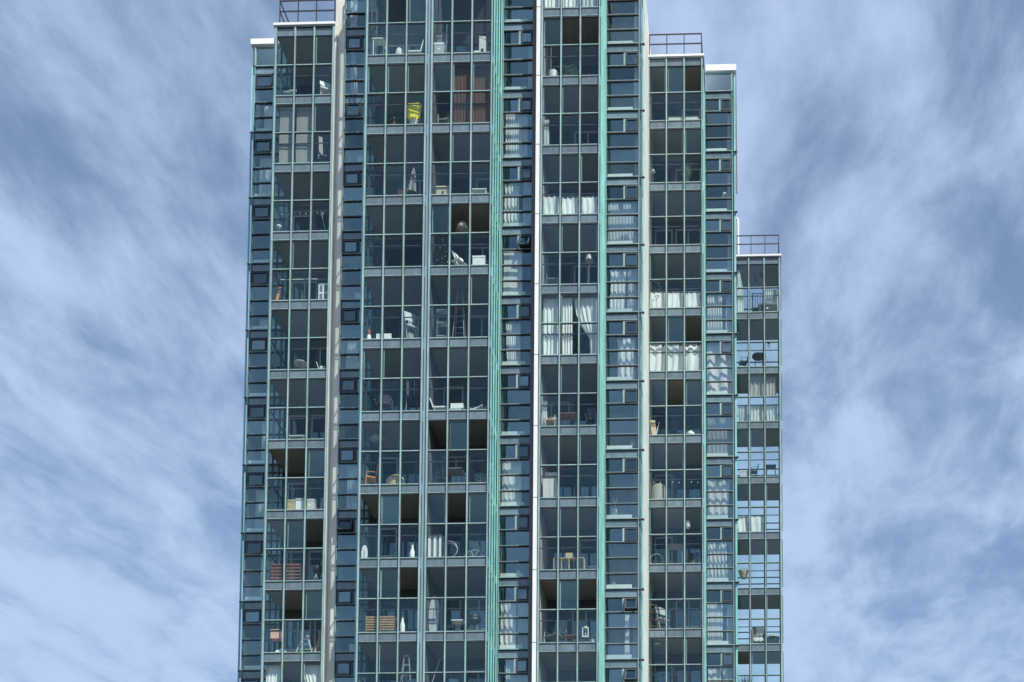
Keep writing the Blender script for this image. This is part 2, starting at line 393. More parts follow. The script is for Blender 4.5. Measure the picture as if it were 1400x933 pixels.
def window_unit(k, x0, x1, zf, sash='right', ledge=0.8, knob=None, sash_open=False, edge=None, rows=(0.33, 0.95, 1.6, 2.25)):
    """one storey of a window column: floor band, sash row and three panes, with the room floor behind"""
    zt = LZ(k - 1); zs = LZ(k)
    cx = (x0 + x1) / 2
    org = Vector((cx, zf + 1.3, zs - 0.34))
    p = MB().box(x0 - cx + .01, x1 - cx - .01, 0.07 - 1.3, 1.3, 0, 0.28).build('window_unit', 'room', tower)
    p.location = org - Vector(tower.location)
    # band below the storey line above
    bx('band_panel', 'stripanel', p, x0 + 0.03, x1 - 0.03, zf + 0.012, zf + 0.05, zt - 0.30, zt - 0.035)
    bx('sill_bar', 'frame', p, x0, x1, zf - 0.05, zf + 0.05, zs - 0.004, zs + 0.03)
    bx('sill_gasket', 'gasket', p, x0 + .004, x1 - .004, zf - 0.035, zf + 0.045, zs - 0.037, zs - 0.004)
    for r in rows:
        bx('glazing_bar', 'frame', p, x0, x1, zf - 0.030, zf + 0.045, zt - r + 0.002, zt - r + 0.020)
        bx('bar_gasket', 'gasket', p, x0 + .004, x1 - .004, zf - 0.028, zf + 0.04, zt - r - 0.042, zt - r + 0.002)
    for xm in (x0, x1):
        bx('side_post', 'frame', p, xm - 0.013, xm + 0.013, zf - 0.05, zf + 0.06, zs - 0.03, zt - 0.036)
    z1, z0 = zt - rows[0] - 0.034, zt - rows[1] + 0.022
    W = x1 - x0
    sx0, sx1 = (x0 + W * 0.60, x1 - 0.05) if sash == 'right' else (x0 + 0.06, x0 + W * 0.48)
    if sash == 'right': bx('sash_mullion', 'frame', p, sx0 - 0.10, sx0 - 0.02, zf - 0.02, zf + 0.05, z0, z1); fx0, fx1 = x0 + 0.03, sx0 - 0.10
    else: bx('sash_mullion', 'sashframe', p, sx1 + 0.02, sx1 + 0.08, zf - 0.02, zf + 0.05, z0, z1); fx0, fx1 = sx1 + 0.08, x1 - 0.03
    bx('window_pane', PW, p, fx0, fx1, zf + 0.014, zf + 0.026, z0, z1)
    s = MB(); ox = Vector(((sx0 + sx1) / 2, zf, (z0 + z1) / 2)); hw, hh = (sx1 - sx0) / 2, (z1 - z0) / 2 - 0.015
    s.box(-hw, -hw + .05, -.05, .03, -hh, hh).box(hw - .05, hw, -.05, .03, -hh, hh).box(-hw + .05, hw - .05, -.05, .03, -hh, -hh + .05).box(-hw + .05, hw - .05, -.05, .03, hh - .05, hh)
    so = s.build('opening_sash', 'sashframe', p); so.location = ox - worldloc(p)
    pn = bx('sash_pane', PW, p, sx0 + 0.045, sx1 - 0.045, zf - 0.012, zf, z0 + 0.05, z1 - 0.05)
    if sash_open:
        for o_ in (so,):
            o_.rotation_euler = (math.radians(-22), 0, 0); o_.location.y -= 0.12; o_.location.z -= 0.02
        pn.rotation_euler = (math.radians(-22), 0, 0); pn.location.y -= 0.12; pn.location.z -= 0.02
    for a, b in ((1, 2), (2, 3), (3, 4)):
        zb = zt - rows[b] + 0.022 if b < 4 else zs + 0.03
        bx('window_pane', PW, p, x0 + 0.03, x1 - 0.03, zf + 0.014, zf + 0.026, zb, zt - rows[a] - 0.034)
    if ledge:
        bx('window_ledge', 'ledge', p, x0 + 0.05, x0 + W * ledge, zf + 0.10, zf + 0.34, zs - 0.04, zs + 0.24)
    if knob:
        b = MB().bar((0, 0, 0), (0.16, 0, 0), 0.03).lathe([(0.02, -.05), (0.05, -.03), (0.05, .03), (0.02, .05)], 8, (0.17, 0, 0)).build('bracket', 'gasket', p)
        b.location = Vector((x1 + 0.02, zf - 0.02, zs - 0.03)) - worldloc(p)
    if edge:   # narrow corner light beside the column
        a, b = edge
        bx('corner_pane', PW, p, a, b, zf + 0.03, zf + 0.042, zs + 0.03, zt - 0.30)
        bx('corner_band', 'stripanel', p, a, b, zf + 0.02, zf + 0.05, zt - 0.298, zt + 0.028)
        bx('corner_post', 'fin', p, a - 0.05, a, zf - 0.01, zf + 0.06, zs, zt - 0.002)
        bx('corner_collar', 'gasket', p, a - 0.06, b, zf - 0.02, zf + 0.019, zs - 0.035, zs + 0.01)
    return p

def rooms(x0, x1, zf, k0, k1, depth=2.6):
    z0, z1 = LZ(k1) - 0.3, LZ(k0)
    o = MB().box(x0, x1, zf + depth + .01, zf + depth + 0.1, z0, z1).box(x0 - 0.05, x0 + .005, zf + 0.08, zf + depth, z0, z1).box(x1 - .005, x1 + 0.05, zf + 0.08, zf + depth, z0, z1)
    o = o.build('room_wall', 'room', tower); o.location = -Vector(tower.location)
    return o

ZB, ZA, ZD, ZE, ZH, ZJ, ZL, ZO, ZP, ZR = 51.92, 53.82, 51.98, 50.0, 51.91, 51.26, 53.12, 57.35, 59.29, 66.77
BX = {'B': (-19.01, -16.65, ZB), 'E': (-14.71, -12.37, ZE), 'F': (-12.14, -9.79, ZE), 'J': (-8.02, -5.72, ZJ), 'O': (-4.19, -1.82, ZO), 'R': (-0.53, 1.84, ZR)}
OPEN = {('B', 6): (0, 1), ('B', 7): (2,), ('B', 8): (1,), ('F', 3): (1, 2), ('E', 7): (0, 2), ('F', 6): (0, 2), ('F', 7): (1,), ('E', 8): (2,), ('E', 0): (1,),
        ('J', 0): (1, 2), ('J', 8): (0, 2), ('O', -1): (2,), ('O', 3): (2,), ('O', 4): (1,), ('R', 7): (0,), ('J', 6): (), ('E', 6): ()}
for k in range(0, 10):
    balcony('B', k, *BX['B'], openp=OPEN.get(('B', k), ()), left='glass', right='wall')
    zt = LZ(-2) if k == 0 else None
    balcony('E', k, *BX['E'], openp=OPEN.get(('E', k), ()), left='glass', right='wall', zt=zt)
    balcony('F', k, *BX['F'], openp=OPEN.get(('F', k), ()), left='wall', right='fins', zt=zt)
for k in range(-1, 10): balcony('J', k, *BX['J'], openp=OPEN.get(('J', k), ()), left='pale', right='fins')
for k in range(-1, 9): balcony('O', k, *BX['O'], openp=OPEN.get(('O', k), ()), left='pale', right='fins')
for k in range(0, 8): balcony('R', k, *BX['R'], depth=1.8, openp=OPEN.get(('R', k), ()), left='glass', right='glass', back='open', post=0.09)

# ribbed soffit under the roof of the stack by the white post
rb = solid('soffit', 'ceiling', -7.98, -5.76, ZJ + .1, ZJ + 2.0, LZ(-1) - .352, LZ(-1) - .342)
for i in range(16): bx('soffit_rib', 'ceiling', rb, -7.95 + i * .137, -7.90 + i * .137, ZJ + .11, ZJ + 1.98, LZ(-1) - .385, LZ(-1) - .353)

# window columns
for k in range(0, 10): window_unit(k, -20.57, -19.06, ZA, sash='left', ledge=0.9, edge=(-20.68, -20.60))
for k in range(-1, 10): window_unit(k, -16.17, -14.86, ZD, sash='left', ledge=0, sash_open=(k == 7))
for k in range(-1, 10): window_unit(k, -9.70, -8.48, ZH, sash='right', ledge=0.78, sash_open=(k == 3))
for k in range(-1, 10): window_unit(k, -5.63, -4.28, ZL, sash='right', ledge=0.80, knob=True, sash_open=(k in (8, 9)))
for k in range(-1, 9): window_unit(k, -1.74, -0.50, ZP, sash='right', ledge=0.80, knob=True)
rooms(-20.55, -19.08, ZA, -1, 9); rooms(-16.15, -14.88, ZD, -2, 9); rooms(-9.68, -8.5, ZH, -2, 9); rooms(-5.61, -4.3, ZL, -2, 9); rooms(-1.72, -0.52, ZP, -2, 8)
# short parapet windows above the top storeys of the two outer columns
for x0, x1, zf, k, h in ((-20.57, -19.06, ZA, -1, 0.86), (-1.74, -0.50, ZP, -2, 0.88)):
    z = LZ(k); p = solid('parapet_window', 'room', x0 + .03, x1 - .03, zf + 1.0, zf + 1.1, z - .05, z + h)
    bx('window_pane', PW, p, x0 + 0.03, x1 - 0.03, zf + 0.014, zf + 0.026, z + 0.03, z + h)
    bx('sill_bar', 'frame', p, x0, x1, zf - 0.05, zf + 0.05, z - 0.004, z + 0.03)
    bx('sill_gasket', 'gasket', p, x0, x1, zf - 0.035, zf + 0.045, z - 0.034, z - 0.004)
    bx('head_bar', 'frame', p, x0, x1, zf - 0.03, zf + 0.05, z + h, z + h + .06)
    for xm in (x0, x1): bx('side_post', 'frame', p, xm - 0.03, xm + 0.03, zf - 0.055, zf + 0.06, z + 0.03, z + h)
    bx('side_band', 'stripanel', p, x0 - .12, x0 - .04, zf + .02, zf + 1.0, z - .04, z + h) if x0 < -19 else None

# piers, walls, corner posts
TOPZ = LZ(-2) + 0.4
solid('concrete_pier', 'concrete', -16.60, -16.21, 52.0, 57.0, 0, TOPZ + 1.5)
solid('pier_trim', 'concrete', -16.608, -16.52, 51.90, 51.998, LZ(9) - .4, LZ(-1) + .08)
solid('mid_panel', 'midpanel', -12.33, -12.18, ZE + 0.01, ZE + 0.10, LZ(9) - .35, TOPZ - .5)
gp = solid('recess_wall', 'grey', -8.46, -8.25, ZJ + 0.35, ZJ + 1.2, LZ(9) - .35, TOPZ - .2)
post = solid('corner_post', 'white_post', -8.235, -8.085, ZJ - 0.10, ZJ + 0.05, LZ(9) - .35, TOPZ)
for k in range(-1, 10): bx('post_joint', 'grey', post, -8.238, -8.082, ZJ - .103, ZJ + .053, LZ(k) - .02, LZ(k) + .005)
solid('post_web', 'grey', -8.22, -8.07, ZJ + 0.052, ZJ + 1.2, LZ(9) - .35, TOPZ)
# glazed return of the column next to the cream wall, then the concrete side wall
ret = solid('return_wall', 'stripanel', -4.245, -4.215, ZL + 0.08, ZL + 1.3, LZ(9), TOPZ)
side_fins(ret, -4.24, 1, ZL + .9, LZ(9), TOPZ - .01, n=1, reach=0.05)
for k in range(-2, 9): bx('return_joint', 'gasket', ret, -4.24, -4.205, ZL + .06, ZL + 1.29, LZ(k) - .03, LZ(k) + .0)
cw = solid('concrete_side_wall', 'concrete', -4.60, -4.205, ZL + 1.33, 63.8, 0, TOPZ + 1.2)
bx('wall_edge_trim', 'white_cap', cw, -4.6, -4.19, 63.802, 63.95, LZ(-1), TOPZ + 1.2)
for k in range(-2, 9): bx('wall_joint', 'grey', cw, -4.21, -4.2035, ZL + 1.331, 63.79, LZ(k) - .34, LZ(k) - .325)
# returns of the outer column by the see-through stack
r2 = solid('return_wall', 'stripanel', -0.46, -0.42, ZP + 0.07, ZR + 3, LZ(8), LZ(-2) + .88)
side_fins(r2, -0.44, 1, ZP - .2, LZ(8), LZ(-2) + .87, n=2, pitch=0.6, reach=0.08)
# solid body of the tower behind the glazing
solid('core_wall', 'concrete', -20.5, -16.62, ZB + 4.6, 64, 0, LZ(-1) + .05)
solid('core_wall', 'concrete', -16.2, -4.65, 54.9, 63.75, 0, TOPZ)
solid('core_wall', 'concrete', -4.2, -0.62, ZP + 2.8, 70, 0, LZ(-2) + .05)
solid('core_wall', 'concrete', -4.2, -1.80, ZO + 2.3, ZP + 2.79, 0, LZ(-2) + .06)
# the storeys below the ones in view
for x0, x1, y0, y1, zt in ((-19.03, -16.63, ZB, 56.5, LZ(9) - .36), (-20.66, -19.05, ZA, 56.5, LZ(9) - .36), (-16.2, -14.76, ZD, 54.9, LZ(9) - .36), (-14.75, -9.75, ZE, 54.9, LZ(9) - .36),
                           (-9.74, -8.06, ZH, 54.9, LZ(9) - .36), (-8.05, -5.7, ZJ, 54.9, LZ(9) - .36), (-5.68, -4.65, ZL, 54.9, LZ(9) - .36), (-4.2, -1.8, ZO, ZO + 2.3, LZ(8) - .36), (-1.79, -.45, ZP, ZP + 2.8, LZ(8) - .36), (-.6, 1.9, ZR, ZR + 1.9, LZ(7) - .36)):
    lw = solid('lower_storeys', 'stripanel', x0, x1, y0, y1, 0, zt)
    for i in range(4):
        xm = x0 + .05 + (x1 - x0 - .1) * i / 3; bx('mullion', 'frame', lw, xm - .04, xm + .04, y0 - .05, y0 - .002, 0, zt)
    z = zt - .1
    while z > 2: bx('floor_band', 'panel', lw, x0, x1, y0 - .03, y0 - .003, z - .3, z); z -= FH

# roofs, caps and railings
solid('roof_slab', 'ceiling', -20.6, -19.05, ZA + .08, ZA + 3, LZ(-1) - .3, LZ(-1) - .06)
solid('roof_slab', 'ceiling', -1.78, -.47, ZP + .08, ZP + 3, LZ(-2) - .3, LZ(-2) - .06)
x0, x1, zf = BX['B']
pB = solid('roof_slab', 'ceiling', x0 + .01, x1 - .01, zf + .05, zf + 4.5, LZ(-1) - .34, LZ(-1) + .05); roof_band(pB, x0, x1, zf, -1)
cap(x0 - .11, x1 + .07, zf - .10, zf + 4.6, LZ(-1) + .09, LZ(-1) + .19); railing(x0 + .06, x1 - .03, zf + .15, zf + 3.2, LZ(-1) + .19, sides=(True, False))
cap(-20.76, -19.13, ZA - .12, ZA + 4, LZ(-1) + .93, LZ(-1) + 1.17)
x0, x1, zf = BX['O']
pO = solid('roof_slab', 'ceiling', x0 + .01, x1 - .01, zf + .05, zf + 4.5, LZ(-2) - .34, LZ(-2) + .05); roof_band(pO, x0, x1, zf, -2)
cap(x0 + .01, x1 + .11, zf - .10, zf + 4.6, LZ(-2) + .06, LZ(-2) + .15); railing(x0 + .02, x1 - .02, zf + .15, zf + 3.2, LZ(-2) + .15, sides=(False, True))
cap(-1.70, -0.30, ZP - .12, ZP + 8, LZ(-2) + .95, LZ(-2) + 1.24)
x0, x1, zf = BX['R']
pR = solid('roof_slab', 'ceiling', x0 + .01, x1 - .01, zf + .05, zf + 1.85, LZ(-1) - .34, LZ(-1) + .02); roof_band(pR, x0, x1, zf, -1)
cap(x0, x1 + .10, zf - .10, zf + 2.0, LZ(-1) + .05, LZ(-1) + .14); railing(x0 + .2, x1 - .02, zf + .12, zf + 1.8, LZ(-1) + .14, sides=(False, True))
for x0, x1, y0, k in ((-14.78, -9.7, ZE, -2), (-16.2, -14.79, ZD, -2), (-9.69, -8.25, ZH, -2), (-8.24, -5.6, ZJ, -2), (-5.59, -4.2, ZL, -2)):
    rs = solid('roof_slab', 'ceiling', x0, x1, y0 + .03, 55, LZ(k) - .34, LZ(k) + .02)
    bx('head_panel', 'panel', rs, x0 + .02, x1 - .02, y0, y0 + .029, LZ(k) - .34, LZ(k) + .02)
    cap(x0 + .003, x1 - .003, y0 - .08, 55, LZ(k) + .05, LZ(k) + .18)
railing(-14.6, -9.9, ZE + .15, ZE + 3, LZ(-2) + .18, n=6)

# THINGS
# ------------------------------------------------------------------ furniture builders (origin at the base, x wide, y deep, z up)
def chair_parts(t, w, h, m, seatm=None, slats=0):
    seatm = seatm or m; sh = min(0.45, h * 0.55); d = w * 0.9; a = w / 2 - .02
    for sx in (-1, 1):
        MB().bar((sx * a, -d / 2, 0), (sx * a, -d / 2, sh), .018).build('leg', m, t)
        MB().path([(sx * a, d / 2, 0), (sx * a, d / 2, sh), (sx * a, d / 2 + .08, h)], .018).build('leg', m, t)
        MB().path([(sx * a, -d / 2, sh), (sx * a, -d / 2 + .02, sh + .2), (sx * a, d / 2 + .03, sh + .22)], .014).build('armrest', m, t)
    MB().box(-w / 2, w / 2, -d / 2, d / 2, sh - .02, sh + .02).build('seat', seatm, t)
    if slats:
        b = MB()
        for i in range(slats):
            x = -w / 2 + .05 + (w - .1) * i / (slats - 1); b.bar((x, d / 2, sh), (x, d / 2 + .08, h - .05), .012)
        b.bar((-w / 2, d / 2 + .08, h), (w / 2, d / 2 + .08, h), .02); b.build('backrest', m, t)
    else:
        MB().quadplate((-w / 2 + .02, d / 2 + .03, sh + .1), (w - .04, 0, 0), (0, .05, h - sh - .1), .02).build('backrest', seatm, t)
def folding_chair_parts(t, w, h, m):
    for sx in (-1, 1):
        x = sx * (w / 2 - .02)
        MB().bar((x, -.22, 0), (x, .2, h), .014).build('leg', m, t)
        MB().bar((x * .9, .24, 0), (x * .9, -.15, h * .5), .014).build('leg', m, t)
    MB().box(-w / 2, w / 2, -.18, .18, h * .48, h * .52).build('seat', m, t)
    MB().quadplate((-w / 2, .08, h * .72), (w, 0, 0), (0, .10, h * .28), .015).build('backrest', m, t)
def office_chair_parts(t, w, h, m):
    st = MB()
    for i in range(5):
        a = i * 1.2566; st.bar((0, 0, .09), (math.cos(a) * .28, math.sin(a) * .28, .04), .02)
    st.build('base', 'grey', t); MB().bar((0, 0, .08), (0, 0, .42), .025).build('stem', 'grey', t)
    MB().lathe([(w * .38, 0), (w * .46, .03), (w * .46, .07), (w * .4, .10)], 12, (0, 0, .42)).build('seat', m, t, smooth=True)
    MB().quadplate((-w * .4, .18, .58), (w * .8, 0, 0), (0, .09, h - .58), .05).build('backrest', m, t)
    for sx in (-1, 1): MB().path([(sx * w * .45, .1, .47), (sx * w * .5, .05, .68), (sx * w * .5, -.16, .68)], .016).build('armrest', 'lightgrey', t)
def table_parts(t, w, d, h, m, rnd_=False, legm=None):
    legm = legm or m
    if rnd_:
        MB().lathe([(w / 2, h - .03), (w / 2, h)], 20).build('table_top', m, t)
        MB().bar((0, 0, .03), (0, 0, h - .03), .03).build('stem', legm, t); MB().lathe([(w * .3, 0), (w * .27, .03)], 14).build('base', legm, t)
    else:
        MB().box(-w / 2, w / 2, -d / 2, d / 2, h - .035, h).build('table_top', m, t)
        for sx in (-1, 1):
            for sy in (-1, 1): MB().bar((sx * (w / 2 - .04), sy * (d / 2 - .04), 0), (sx * (w / 2 - .04), sy * (d / 2 - .04), h - .035), .02).build('leg', legm, t)
def box_parts(t, w, d, h, m, lidm=None):
    MB().box(-w / 2, w / 2, -d / 2, d / 2, 0, h * .86).build('body', m, t)
    MB().box(-w / 2 - .012, w / 2 + .012, -d / 2 - .012, d / 2 + .012, h * .86 + .002, h).build('lid', lidm or m, t)
    MB().box(-.05, .05, -d / 2 - .006, -d / 2, h * .5, h * .62).build('label_patch' if lidm else 'tape', 'white' if lidm else m, t)
def bench_parts(t, w, d, h, m, n=5):
    for i in range(n):
        z = h * (.30 + .66 * i / (n - 1)); MB().box(-w / 2, w / 2, -d / 2 - .02, -d / 2, z - h * .038, z + h * .038).build('slat', m, t)
    for i in range(4): MB().box(-w / 2, w / 2, -d / 2 + .02 + i * d / 4, -d / 2 + i * d / 4 + d / 5, h * .92, h * .97).build('slat', m, t)
    for sx in (-1, 0, 1):
        MB().box(sx * (w / 2 - .03) - .025, sx * (w / 2 - .03) + .025, -d / 2 + .001, -d / 2 + .04, 0, h).build('leg', m, t)
        MB().box(sx * (w / 2 - .03) - .025, sx * (w / 2 - .03) + .025, d / 2 - .04, d / 2, 0, h * .91).build('leg', m, t)
def plant_parts(t, w, h, leafm='leaf', n=60, pot=True, potm='pot', spiky=False):
    ph = min(.28, h * .3) if pot else 0.02
    if pot: MB().lathe([(w * .2, 0), (w * .27, ph), (w * .29, ph), (w * .29, ph + .02)], 12).build('pot', potm, t)
    MB().bar((0, 0, ph * .8), (0, 0, ph + (h - ph) * .5), .014).build('stem', 'wood', t)
    b = MB(); r = random.Random(int(w * 1000) + n)
    for i in range(n):
        if spiky:
            a = r.uniform(0, 6.28); e = r.uniform(1.1, 1.5); d = Vector((math.cos(a) * math.cos(e), math.sin(a) * math.cos(e), math.sin(e)))
            b.leaf((0, 0, ph), d, (h - ph) * r.uniform(.7, 1.1), w * .12, .02)
        else:
            a = r.uniform(0, 6.28); rad = w * .5 * math.sqrt(r.random()); z = ph + (h - ph) * r.uniform(.15, .95)
            p = Vector((math.cos(a) * rad * .6, math.sin(a) * rad * .6, z)); d = Vector((math.cos(a), math.sin(a), r.uniform(-.2, .9)))
            b.leaf(p, d, w * r.uniform(.18, .34), w * r.uniform(.08, .14), r.uniform(0, .4))
    b.build('leaves', leafm, t)
def lounger_parts(t, w, m, back=0.45):
    MB().box(-w / 2, w / 2, -.28, .28, .24, .29).build('seat', m, t)
    MB().quadplate((w / 2, .28, .27), (0, -.56, 0), (.12, 0, back), .04).build('backrest', m, t)
    for x in (-w / 2 + .08, w / 2 - .08):
        for y in (-.24, .24): MB().bar((x, y, 0), (x, y, .24), .018).build('leg', m, t)
def parasol_parts(t, h, m, tilt=0.0):
    MB().bar((0, 0, 0), (tilt, 0, h), .02).build('pole', 'lightgrey', t)
    MB().lathe([(.22, 0), (.22, .05), (.06, .08)], 12).build('base', 'grey', t)
    b = MB(); n = 16; vs = []
    for j in range(6):
        u = j / 5; z = h * (.28 + .70 * u); rr = .13 * (1 - u) ** .7 + .02
        for i in range(n):
            a = 6.2832 * i / n; k = rr * (1 + .35 * (i % 2)); vs.append((tilt * z / h + k * math.cos(a), k * math.sin(a), z))
    b.add(vs, [(j * n + i, j * n + (i + 1) % n, (j + 1) * n + (i + 1) % n, (j + 1) * n + i) for j in range(5) for i in range(n)]); b.build('folded_canopy', m, t)
def airer_parts(t, w, h, m, rungs=4):
    for sy, y0 in ((-1, -.25), (1, .25)):
        for sx in (-1, 1): MB().bar((sx * w / 2, y0, 0), (sx * w * .16, y0 * .1, h), .013).build('leg', m, t)
        for i in range(rungs):
            u = (i + 1) / (rungs + 1); x = w / 2 + (w * .16 - w / 2) * u
            MB().bar((-x, y0 * (1 - .9 * u), h * u), (x, y0 * (1 - .9 * u), h * u), .009).build('rung', m, t)
    MB().box(-w * .18, w * .18, -.05, .05, h - .02, h + .01).build('top_step', m, t)
def ring(b, c, r, tr, n=18):
    pts = [(c[0] + r * math.cos(6.2832 * i / n), c[1], c[2] + r * math.sin(6.2832 * i / n)) for i in range(n + 1)]
    return b.path(pts, tr, 5)
def bicycle_parts(t, w, m):
    R = w * .2
    for sx in (-1, 1):
        wh = ring(MB(), (sx * (w / 2 - R), 0, R), R, .016).build('wheel', 'black', t)
        sp = MB()
        for i in range(6):
            a = i * 1.0472; sp.bar((sx * (w / 2 - R), 0, R), (sx * (w / 2 - R) + R * math.cos(a), 0, R + R * math.sin(a)), .004, n=4)
        sp.build('spokes', 'lightgrey', wh)
    x0, x1 = -(w / 2 - R), w / 2 - R
    MB().path([(x0, 0, R), (0, 0, R * .9), (-.08 * w, 0, R * 2.4), (x0, 0, R)], .016).path([(0, 0, R * .9), (x1 * .8, 0, R * 2.3), (-.07 * w, 0, R * 2.2)], .016).path([(x1, 0, R), (x1 * .75, 0, R * 2.7)], .014).build('frame', m, t)
    MB().path([(x1 * .6, -.22, R * 2.8), (x1 * .75, -.05, R * 2.75), (x1 * .75, .05, R * 2.75), (x1 * .6, .22, R * 2.8)], .014).build('handlebar', m, t)
    MB().box(-.18 * w, .0, -.06, .06, R * 2.5, R * 2.62).build('saddle', 'black', t)
def lamp_parts(t, drop, r, hgt, m):
    MB().bar((0, 0, 0), (0, 0, -drop), .008).build('cord', 'black', t)
    MB().lathe([(r * .25, -drop), (r * .7, -drop - hgt * .3), (r, -drop - hgt)], 16).build('lamp_shade', m, t, smooth=True)
def sack_parts(t, w, h, m):
    """crumpled, half-filled plastic sack standing on a white flower pot"""
    r = random.Random(11); n = 16; vs = []; z0 = h * .42
    prof = [(.16, 0), (.36, .06), (.45, .25), (.47, .5), (.52, .75), (.56, 1.0), (.50, .97), (.40, .8)]
    for u, z in prof:
        for i in range(n):
            a = 6.2832 * (i + .5) / n; c, q = math.cos(a), math.sin(a); sq = 1 / max(abs(c), abs(q)) ** .7
            k = w * u * sq * (1 + r.uniform(-.16, .12)) * (.92 if i % 2 else 1.04)
            vs.append((k * c, k * .55 * q, z0 + (h - z0) * (z + r.uniform(-.07, .07))))
    fs = [(j * n + i, j * n + (i + 1) % n, (j + 1) * n + (i + 1) % n, (j + 1) * n + i) for j in range(len(prof) - 1) for i in range(n)]
    MB().add(vs, fs + [tuple(range((len(prof) - 1) * n, len(prof) * n))]).build('sack', m, t)
    MB().lathe([(w * .26, 0), (w * .36, z0 * .9), (w * .38, z0)], 14).build('pot', 'offwhite', t)
    b = MB()
    for i in range(16):
        a = i * 2.4; b.leaf((w * .3 * math.cos(a), w * .25 * math.sin(a) - .04, z0 * .95), (math.cos(a), -.4 + math.sin(a), .2), .16, .07)
    b.build('leaves', 'paleleaf', t)
def barbecue_parts(t, w, h):
    MB().lathe([(.05, 0), (w * .36, .06), (w * .5, .2)], 16, (0, 0, h * .5)).build('bowl', 'black', t, smooth=True)
    MB().lathe([(w * .5, .0), (w * .42, .13), (w * .2, .2), (.02, .22)], 16, (0, 0, h * .5 + .205)).build('lid', 'black', t, smooth=True)
    for i in range(3):
        a = 1.57 + i * 2.0944; MB().bar((math.cos(a) * w * .2, math.sin(a) * w * .2, h * .55), (math.cos(a) * w * .42, math.sin(a) * w * .42, 0), .014).build('leg', 'grey', t)
def board_parts(t, w, h, m, lean=0.15):
    n = 20; vs = []
    for i in range(n):
        a = 6.2832 * i / n; x = w / 2 * math.copysign(abs(math.cos(a)) ** .8, math.cos(a)); z = h / 2 + h / 2 * math.sin(a)
        vs.append((x, lean * z, z))
    vs += [(x, y + .03, z) for x, y, z in vs]
    b = MB().add(vs, [tuple(range(n)), tuple(range(n, 2 * n))[::-1]] + [((i + 1) % n, i, n + i, n + (i + 1) % n) for i in range(n)])
    b.build('board', m, t); MB().bar((0, lean * h * .3 - .01, h * .3), (0, lean * h * .7 - .01, h * .7), .012).build('stringer', 'grey', t)
def bottle_parts(t, w, h, m, capm='grey'):
    MB().lathe([(w * .42, 0), (w * .5, h * .08), (w * .48, h * .55), (w * .22, h * .78), (w * .18, h * .9)], 12).build('body', m, t, smooth=True)
    MB().lathe([(w * .22, h * .9), (w * .2, h)], 10).build('cap', capm, t)
def shelf_parts(t, w, d, h, m, cols=3, rows=2):
    for i in range(rows + 1): MB().box(-w / 2, w / 2, -d / 2, d / 2, h * i / rows * .97, h * i / rows * .97 + .025).build('shelf', m, t)
    for i in range(cols + 1):
        x = -w / 2 + w * i / cols; MB().box(x - .012, x + .012, -d / 2 + .001, d / 2 - .001, .026, h * .97 - .001).build('upright', m, t)
def sofa_parts(t, w, h, m, blanket):
    MB().box(-w / 2, w / 2, -.35, .35, .1, h * .5).build('seat', m, t)
    MB().box(-w / 2, w / 2, .2, .38, h * .501, h).build('backrest', m, t)
    for sx in (-1, 1): MB().box(sx * w / 2 - .07, sx * w / 2 + .07, -.36, .36, .08, h * .72).build('armrest', m, t)
    b = MB(); n = 10; vs = []
    for j in range(n + 1):
        for i in range(n + 1):
            x = -w * .4 + w * .8 * i / n; u = j / n; y = -.37 + .62 * min(1, max(0, u * 1.6 - .3)); z = h * (.2 + .36 * min(1, u * 2)) + .03 * math.sin(i * 1.7 + j) + (h * .5 * max(0, u - .7) / .3)
            vs.append((x, y - .02, z))
    b.add(vs, [(j * (n + 1) + i, j * (n + 1) + i + 1, (j + 1) * (n + 1) + i + 1, (j + 1) * (n + 1) + i) for j in range(n) for i in range(n)]); b.build('blanket', blanket, t, smooth=True)

# ------------------------------------------------------------------ cloth
def cloth_mesh(w, h, folds, amp, seed, taper=None, hem=0.02, sag=0.0):
    """hanging cloth, origin at its top middle; taper(u) -> (left, right) share of the width at height u (0 top, 1 hem)"""
    r = random.Random(seed); nx, nz = max(10, folds * 7), 14
    ph = [r.uniform(0, 6.28) for _ in range(4)]; vs = []
    for j in range(nz + 1):
        u = j / nz; l, q = taper(u) if taper else (0, 1)
        for i in range(nx + 1):
            s = i / nx; x = (l + (q - l) * s) * w - w / 2
            wav = math.sin(s * folds * 6.2832 + ph[0] + .9 * math.sin(u * 2 + ph[1])) + .45 * math.sin(s * folds * 2.3 * 6.2832 + ph[2] + u * 2)
            y = amp * wav * (.55 + .45 * u) + .02 * math.sin(u * 3 + ph[3])
            z = -h * u - hem * math.sin(s * 5 + ph[1]) * u - sag * math.sin(s * 3.14159 * 3) ** 2 * (1 - u)
            vs.append((x + .01 * math.sin(u * 7 + s * 9), y, z))
    fs = [(j * (nx + 1) + i, (j + 1) * (nx + 1) + i, (j + 1) * (nx + 1) + i + 1, j * (nx + 1) + i + 1) for j in range(nz) for i in range(nx)]
    return vs, fs
_cs = [0]
def curtain(label, x0, x1, y, zt, zb, m='curtain', folds=5, amp=0.035, taper=None, group=None, name='curtain', cat='curtain', sag=0.0, hem=0.02, rail=True):
    _cs[0] += 1
    vs, fs = cloth_mesh(x1 - x0, zt - zb, folds, amp, _cs[0], taper, hem, sag)
    t = empty(name, None, ((x0 + x1) / 2, y, zt)); tag(t, label, cat, group)
    MB().add(vs, fs).build('cloth', m, t, smooth=True)
    if rail: MB().bar((-(x1 - x0) / 2, 0, .012), ((x1 - x0) / 2, 0, .012), .012).build('curtain_rod', 'lightgrey', t)
    return t
